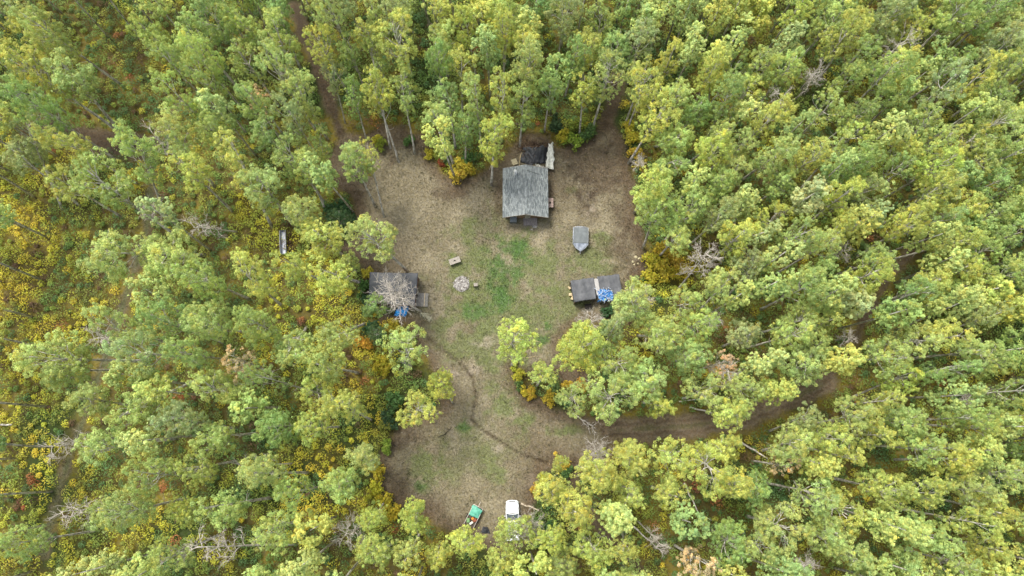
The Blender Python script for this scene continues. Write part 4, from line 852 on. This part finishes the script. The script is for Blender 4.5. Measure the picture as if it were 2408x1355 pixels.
mb = MB(); [mb.box((0, yy, 0.45), (0.6, 0.17, 0.035)) for yy in (-0.18, 0, 0.18)]; mb.build('seat', GREYWOOD, ce)
for sx in (-1, 1):
    for sy in (-1, 1): mb = MB(); mb.box((sx * 0.25, sy * 0.21, 0.21), (0.06, 0.06, 0.43)); mb.build('leg', GREYWOOD, ce)
mb = MB(); [mb.box((xx, -0.36, 0.72), (0.13, 0.03, 0.55)) for xx in (-0.22, -0.07, 0.08, 0.23)]; mb.box((0, -0.33, 0.5), (0.6, 0.04, 0.08)); mb.build('backrest', mat('dark_chair_back', lin(70, 66, 60), lin(98, 92, 84), 0.9, 5), ce)

# ------------------------------------------------------------------ grey trough in the brush
ptg = at(672, 575); tg = empty('trough', (ptg.x, ptg.y, 0.9), 'long grey metal trough half hidden in golden brush', 'trough', R(6)); mb = MB(); V = []; F = []
prof = [(-0.5, 0.55), (-0.46, 0.2), (-0.25, 0.02), (0.25, 0.02), (0.46, 0.2), (0.5, 0.55), (0.46, 0.55), (0.4, 0.24), (0.22, 0.07), (-0.22, 0.07), (-0.4, 0.24), (-0.46, 0.55)]
ysx = np.linspace(-1.9, 1.9, 9); n = len(prof)
for yy in ysx: V += [(x * (1 - 0.05 * abs(yy)), yy, z) for x, z in prof]
for j in range(8):
    for i in range(n): F.append((j * n + i, j * n + (i + 1) % n, (j + 1) * n + (i + 1) % n, (j + 1) * n + i))
mb.add(V, F, False)
for yy in (-1.9, 1.9): mb.add([(x * 0.905, yy, z) for x, z in prof[:6]], [tuple(range(6))] )
mb.build('basin', mat('dull_zinc', lin(120, 126, 136), lin(158, 162, 172), 0.5, 2.5, (1, 0.5, 1), 6, 0.2, metal=0.2), tg)
mb = MB(); mb.tube([(-0.45, -1.8, 0.57), (-0.45, 1.8, 0.57)], 0.03, 6); mb.tube([(0.45, -1.8, 0.57), (0.45, 1.8, 0.57)], 0.03, 6); mb.build('rolled_rim', GALV, tg)
mb = MB(); [mb.box((0, yy, -0.44), (0.8, 0.12, 0.9)) for yy in (-1.3, 1.3)]; mb.build('stand', GREYWOOD, tg)

# ------------------------------------------------------------------ pickup
PAINT = mat('white_truck_paint', lin(196, 200, 204), lin(214, 217, 220), 0.3, 1.2, spec=0.5)
GLASS = mat('dark_window_glass', lin(60, 68, 74), lin(84, 92, 98), 0.08, 2, spec=0.6)
pp = at(1205, 1224); pk = empty('pickup', (pp.x, pp.y, 0), 'white pickup truck parked nose out under the bottom trees', 'pickup truck', R(0.5))
def loft(mb, secs, smooth=False):
    n = len(secs[0]); V = [p for s in secs for p in s]; F = [tuple(range(n)), tuple(range(len(V) - 1, len(V) - n - 1, -1))]
    for j in range(len(secs) - 1):
        for i in range(n): F.append((j * n + i, (j + 1) * n + i, (j + 1) * n + (i + 1) % n, j * n + (i + 1) % n))
    mb.add(V, F, smooth)
def sec(y, w, z0, z1, cr=0.12, top=0.93):       # rounded body section
    return [(-w, y, z0), (w, y, z0), (w, y, z1 - cr), (w * top, y, z1 - cr * 0.25), (w * 0.5, y, z1 + 0.02), (0, y, z1 + 0.03), (-w * 0.5, y, z1 + 0.02), (-w * top, y, z1 - cr * 0.25), (-w, y, z1 - cr)]
mb = MB(); loft(mb, [sec(2.62, 0.72, 0.45, 0.85), sec(2.5, 0.86, 0.42, 0.98), sec(2.2, 0.93, 0.4, 1.05), sec(1.2, 0.95, 0.4, 1.12), sec(0.98, 0.95, 0.4, 1.14), sec(-0.9, 0.95, 0.4, 1.12)]); mb.build('body', PAINT, pk)
mb = MB(); loft(mb, [sec(-0.92, 0.95, 0.4, 0.62), sec(-2.6, 0.94, 0.42, 0.62)]);
for sx in (-1, 1): mb.box((sx * 0.89, -1.76, 0.9), (0.11, 1.68, 0.56), ch=0.02)
mb.box((0, -2.57, 0.88), (1.66, 0.08, 0.54), ch=0.02); mb.build('cargo_bed', PAINT, pk)
mb = MB(); loft(mb, [sec(0.18, 0.74, 1.66, 1.74, 0.04), sec(0.0, 0.77, 1.66, 1.78, 0.05), sec(-0.6, 0.77, 1.66, 1.78, 0.05), sec(-0.78, 0.75, 1.66, 1.74, 0.04)]); mb.build('cab_roof', PAINT, pk)
mb = MB(); mb.add([(-0.86, 0.95, 1.13), (0.86, 0.95, 1.13), (0.74, 0.2, 1.67), (-0.74, 0.2, 1.67)], [(0, 1, 2, 3)]); ws = mb.build('windshield', GLASS, pk); m_ = ws.modifiers.new('thickness', 'SOLIDIFY'); m_.thickness = 0.015
mb = MB(); mb.add([(-0.75, -0.76, 1.67), (0.75, -0.76, 1.67), (0.86, -0.9, 1.13), (-0.86, -0.9, 1.13)], [(0, 1, 2, 3)]); ws = mb.build('rear_window', GLASS, pk); m_ = ws.modifiers.new('thickness', 'SOLIDIFY'); m_.thickness = 0.015
for sx in (-1, 1):
    mb = MB(); mb.add([(sx * 0.9, 0.75, 1.13), (sx * 0.9, -0.86, 1.13), (sx * 0.77, -0.74, 1.67), (sx * 0.77, 0.18, 1.67)], [(0, 1, 2, 3)]); ws = mb.build('side_window', GLASS, pk); m_ = ws.modifiers.new('thickness', 'SOLIDIFY'); m_.thickness = 0.012
    mb = MB(); mb.box((sx * 1.07, 0.72, 1.16), (0.2, 0.1, 0.16), ch=0.02); mb.box((sx * 0.95, 0.73, 1.1), (0.1, 0.05, 0.05)); mb.build('wing_mirror', PAINT, pk)
    mb = MB(); mb.box((sx * 0.66, 2.6, 0.8), (0.3, 0.12, 0.17), ch=0.02); mb.build('headlight', mat('headlight_lens', lin(180, 186, 190), lin(215, 218, 220), 0.15), pk)
    mb = MB(); mb.tube([(sx * 0.86, 1.0, 1.12), (sx * 0.76, 0.2, 1.68)], 0.045, 6); mb.tube([(sx * 0.87, -0.88, 1.1), (sx * 0.77, -0.76, 1.69)], 0.05, 6); mb.build('roof_pillar', PAINT, pk)
    for yy in (1.7, -1.7):
        wh = bpy.data.objects.new('wheel', None); COL.objects.link(wh); wh.parent = pk; wh.location = (sx * 0.84, yy, 0.37)
        mb = MB(); mb.tube([(-0.12, 0, 0), (-0.09, 0, 0), (0.09, 0, 0), (0.12, 0, 0)], [0.31, 0.37, 0.37, 0.31], 20); mb.build('tyre', DARK, wh); mb = MB(); mb.tube([(-0.13, 0, 0), (0.13, 0, 0)], 0.21, 14); mb.build('rim', GALV, wh)
mb = MB(); mb.tube([(-0.9, 2.5, 0.58), (-0.6, 2.72, 0.58), (0, 2.78, 0.58), (0.6, 2.72, 0.58), (0.9, 2.5, 0.58)], 0.11, 8); mb.build('bumper', PAINT, pk)
mb = MB(); mb.box((0, 2.63, 0.78), (0.9, 0.08, 0.2), ch=0.02); mb.build('grille', DARK, pk)
mb = MB(); mb.tube([(-0.84, 0.99, 1.165), (0, 1.08, 1.19), (0.84, 0.99, 1.165)], 0.035, 6); mb.build('wiper_cowl', DARK, pk)

# ------------------------------------------------------------------ cart with green tarp, load, heap
pcx = at(1114, 1213); ct = empty('cart', (pcx.x, pcx.y, 0), 'small flat cart with pale side rails left of the pickup', 'cart', R(-27))
DW = mat('dark_cart_bed', lin(60, 52, 46), lin(92, 80, 68), 0.9, 4); RAIL = mat('pale_rail_wood', lin(176, 166, 160), lin(206, 198, 190), 0.8, 4)
mb = MB(); mb.box((0, 0, 0.62), (1.4, 2.9, 0.08)); mb.build('bed', DW, ct)
for sx in (-1, 1):
    mb = MB(); mb.tube([(sx * 0.74, -1.5, 0.95), (sx * 0.74, 1.5, 0.95)], 0.04, 6); [mb.tube([(sx * 0.74, yy, 0.6), (sx * 0.74, yy, 0.95)], 0.03, 6) for yy in (-1.4, 0, 1.4)]; mb.build('side_rail', RAIL, ct)
    wh = bpy.data.objects.new('wheel', None); COL.objects.link(wh); wh.parent = ct; wh.location = (sx * 0.86, -0.3, 0.3)
    mb = MB(); mb.tube([(-0.08, 0, 0), (-0.05, 0, 0), (0.05, 0, 0), (0.08, 0, 0)], [0.24, 0.3, 0.3, 0.24], 16); mb.build('tyre', DARK, wh); mb = MB(); mb.tube([(-0.09, 0, 0), (0.09, 0, 0)], 0.14, 12); mb.build('rim', GALV, wh)
mb = MB(); mb.tube([(-0.74, 1.5, 0.95), (0.74, 1.5, 0.95)], 0.04, 6); mb.tube([(0, 1.5, 0.6), (0.0, 2.2, 0.5)], 0.04, 6); mb.build('end_rail', RAIL, ct)
def cl(x, y, z): c, s = math.cos(R(-27)), math.sin(R(-27)); return Vector((pcx.x + x * c - y * s, pcx.y + x * s + y * c, z))
GREENT = mat('sea_green_tarp', lin(62, 134, 114), lin(104, 176, 154), 0.5, 2.5, (1, 1, 1), 6, 0.4)
o = cloth('green_tarp', [cl(-0.8, 0.0, 0.9), cl(0.82, 0.0, 0.9), cl(0.82, 1.2, 0.95), cl(-0.8, 1.5, 0.95)], GREENT, 34, 28, lambda u, v: 0.3 * np.sin(math.pi * u) * np.sin(math.pi * np.clip(v, 0, 1)) , 0.12, 0.012, None, 31, 0.25, 0.8); tag(o, 'sea-green tarp draped over the front of the cart', 'tarp')
def prop(name, mb_, m, loc, label, cat, group=None, rz=0):
    o = mb_.build(name, m); o.location = loc; o.rotation_euler = (0, 0, rz); return tag(o, label, cat, group)
m_ = MB(); m_.tube([(0, 0, 0), (0, 0, 0.36), (0, 0, 0.4)], [0.15, 0.18, 0.19], 14); prop('bucket', m_, mat('orange_plastic', lin(205, 120, 40), lin(225, 140, 60), 0.5), cl(0.05, -0.3, 0.67), 'orange bucket standing on the cart', 'bucket')
m_ = MB(); m_.box((0, 0, 0.18), (0.5, 0.4, 0.36), ch=0.03); m_.box((0, 0, 0.37), (0.54, 0.44, 0.03)); prop('box', m_, mat('rust_red_box', lin(110, 60, 44), lin(140, 84, 60), 0.8), cl(0.4, -0.35, 0.66), 'rust-red box beside the orange bucket on the cart', 'box', None, 0.3)
m_ = MB(); m_.box((0, 0, 0.15), (0.55, 0.3, 0.3), ch=0.04); m_.tube([(0, 0, 0.3), (0, 0, 0.36)], 0.06, 10); prop('jerry_can', m_, WHITEPLASTIC, cl(0.15, -0.95, 0.66), 'white plastic can at the rear of the cart', 'jerry can', None, 0.6)
m_ = MB(); m_.box((0, 0, 0.2), (0.45, 0.6, 0.4), ch=0.05); m_.box((0.0, 0.0, 0.42), (0.3, 0.1, 0.05)); prop('cooler', m_, mat('faded_green_plastic', lin(96, 130, 84), lin(120, 152, 104), 0.6), cl(-0.42, -0.8, 0.66), 'faded green cooler at the left of the cart', 'cooler')
ph = at(1141, 1247); o = cloth('plastic_heap', [ph + Vector((-0.7, -0.4, 0.03)), ph + Vector((0.75, -0.45, 0.03)), ph + Vector((0.45, 0.5, 0.03)), ph + Vector((-0.3, 0.5, 0.03))], BLACKTARP, 26, 22, lambda u, v: 0.55 * np.exp(-((u - .5) ** 2 + (v - .55) ** 2) * 7), 0.10, 0.02, None, 33, 0.25); tag(o, 'black plastic heap on the ground between cart and pickup', 'plastic heap')

# ------------------------------------------------------------------ logs and limbs on the ground
def ground_log(px0, px1, r0, r1, label, name='fallen_log', m=LOGM, bends=4, branch=0, z0=None):
    a_, b_ = at(*px0), at(*px1); g = np.random.default_rng(int(px0[0])); pts = []; d = (b_ - a_); nrm = Vector((-d.y, d.x, 0)).normalized()
    for t in np.linspace(0, 1, bends + 3): pts.append(a_.lerp(b_, t) + nrm * g.normal() * d.length * 0.022 * math.sin(math.pi * t) + Vector((0, 0, (z0 if z0 is not None else max(r0, 0.05)) + 0.02)))
    mb = MB(); mb.tube(pts, list(np.linspace(r0, r1, len(pts))), 7)
    for k in range(branch):
        s = pts[int(g.integers(len(pts) // 2, len(pts)))]; ang = math.atan2(d.y, d.x) + g.normal() * 0.6; l_ = g.uniform(0.6, 1.9); e = s + Vector((math.cos(ang) * l_, math.sin(ang) * l_, g.uniform(0, 0.3)))
        pa = limb_path(s, e, g, 0, 4); mb.tube(pa, [r1 * 0.9, r1 * 0.75, r1 * 0.6, 0.018], 5, False)
        for _ in range(3):
            s2 = Vector(pa[int(g.integers(1, 4))]); an = ang + g.normal() * 0.8; mb.tube([s2, s2 + Vector((math.cos(an), math.sin(an), 0.1)) * g.uniform(0.25, 0.7)], [0.022, 0.012], 4, False)
    o = mb.build(name, m); return tag(o, label, 'log' if 'log' in name else 'branch')
ground_log((1225,1184),(1268,1200),0.15,0.09,'bare log lying between the pickup and the trees')
ground_log((1346,972),(1392,1003),0.09,0.05,'bleached fallen limb with forked twigs beside the dirt track','fallen_branch',BARK_DEAD,4,9)
ground_log((1030,1028),(1048,1022),0.05,0.03,'dark twig lying alone on the lower bare ground','fallen_branch',DARK,3,2)
ground_log((1740,1042),(1800,1078),0.16,0.10,'pale leaning log at the lower edge of the dirt track',m=BARK_DEAD,z0=0.8)
ground_log((1620,958),(1672,972),0.14,0.09,'pale log across the upper edge of the dirt track',m=BARK_DEAD,z0=0.5)
ground_log((1595,945),(1635,940),0.10,0.06,'short bleached stick above the pale track-side log',m=BARK_DEAD,z0=0.5)
ground_log((1604,1135),(1642,1215),0.13,0.06,'curved pale log in the red-leaved gap of the lower woods',m=BARK_DEAD,z0=1.2,branch=3)
ground_log((1486,1236),(1548,1290),0.13,0.06,'pale log with a twiggy end below the orange bush gap','fallen_log',BARK_DEAD,4,7,1.0)
ground_log((1225,842),(1262,838),0.03,0.03,'thin pole lying on the dark ground beside the little island trees','wooden_pole',PALEWOOD,1,0)
ground_log((1250,800),(1272,805),0.03,0.03,'upper thin pole lying on the dark ground near the island trees','wooden_pole',PALEWOOD,1,0)
ground_log((0,1000),(38,999),0.14,0.12,'grey log lying in the golden field at the left edge',m=BARK,z0=0.8)
for i, (px, py) in enumerate([(1495,605),(1503,608),(1488,615),(1500,620),(1492,622)]):
    p = at(px, py); o = link_mesh('rock', ROCKS[i], mat('tan_rock', lin(160, 150, 120), lin(190, 182, 150), 0.9)if i == 0 else bpy.data.materials['tan_rock']); o = o; o.data = ROCKS[i].copy(); o.data.materials.clear(); o.data.materials.append(bpy.data.materials['tan_rock']); o.location = p; s = 0.55 - 0.05 * i; o.scale = (s, s, s)
    tag(o, ['largest tan stone of the cluster above the lean-to', 'right-hand tan stone of the cluster above the lean-to', 'left-hand tan stone of the cluster above the lean-to', 'lower right tan stone of the cluster above the lean-to', 'lowest small tan stone of the cluster above the lean-to'][i], 'stone', 'tan stones by the golden brush')
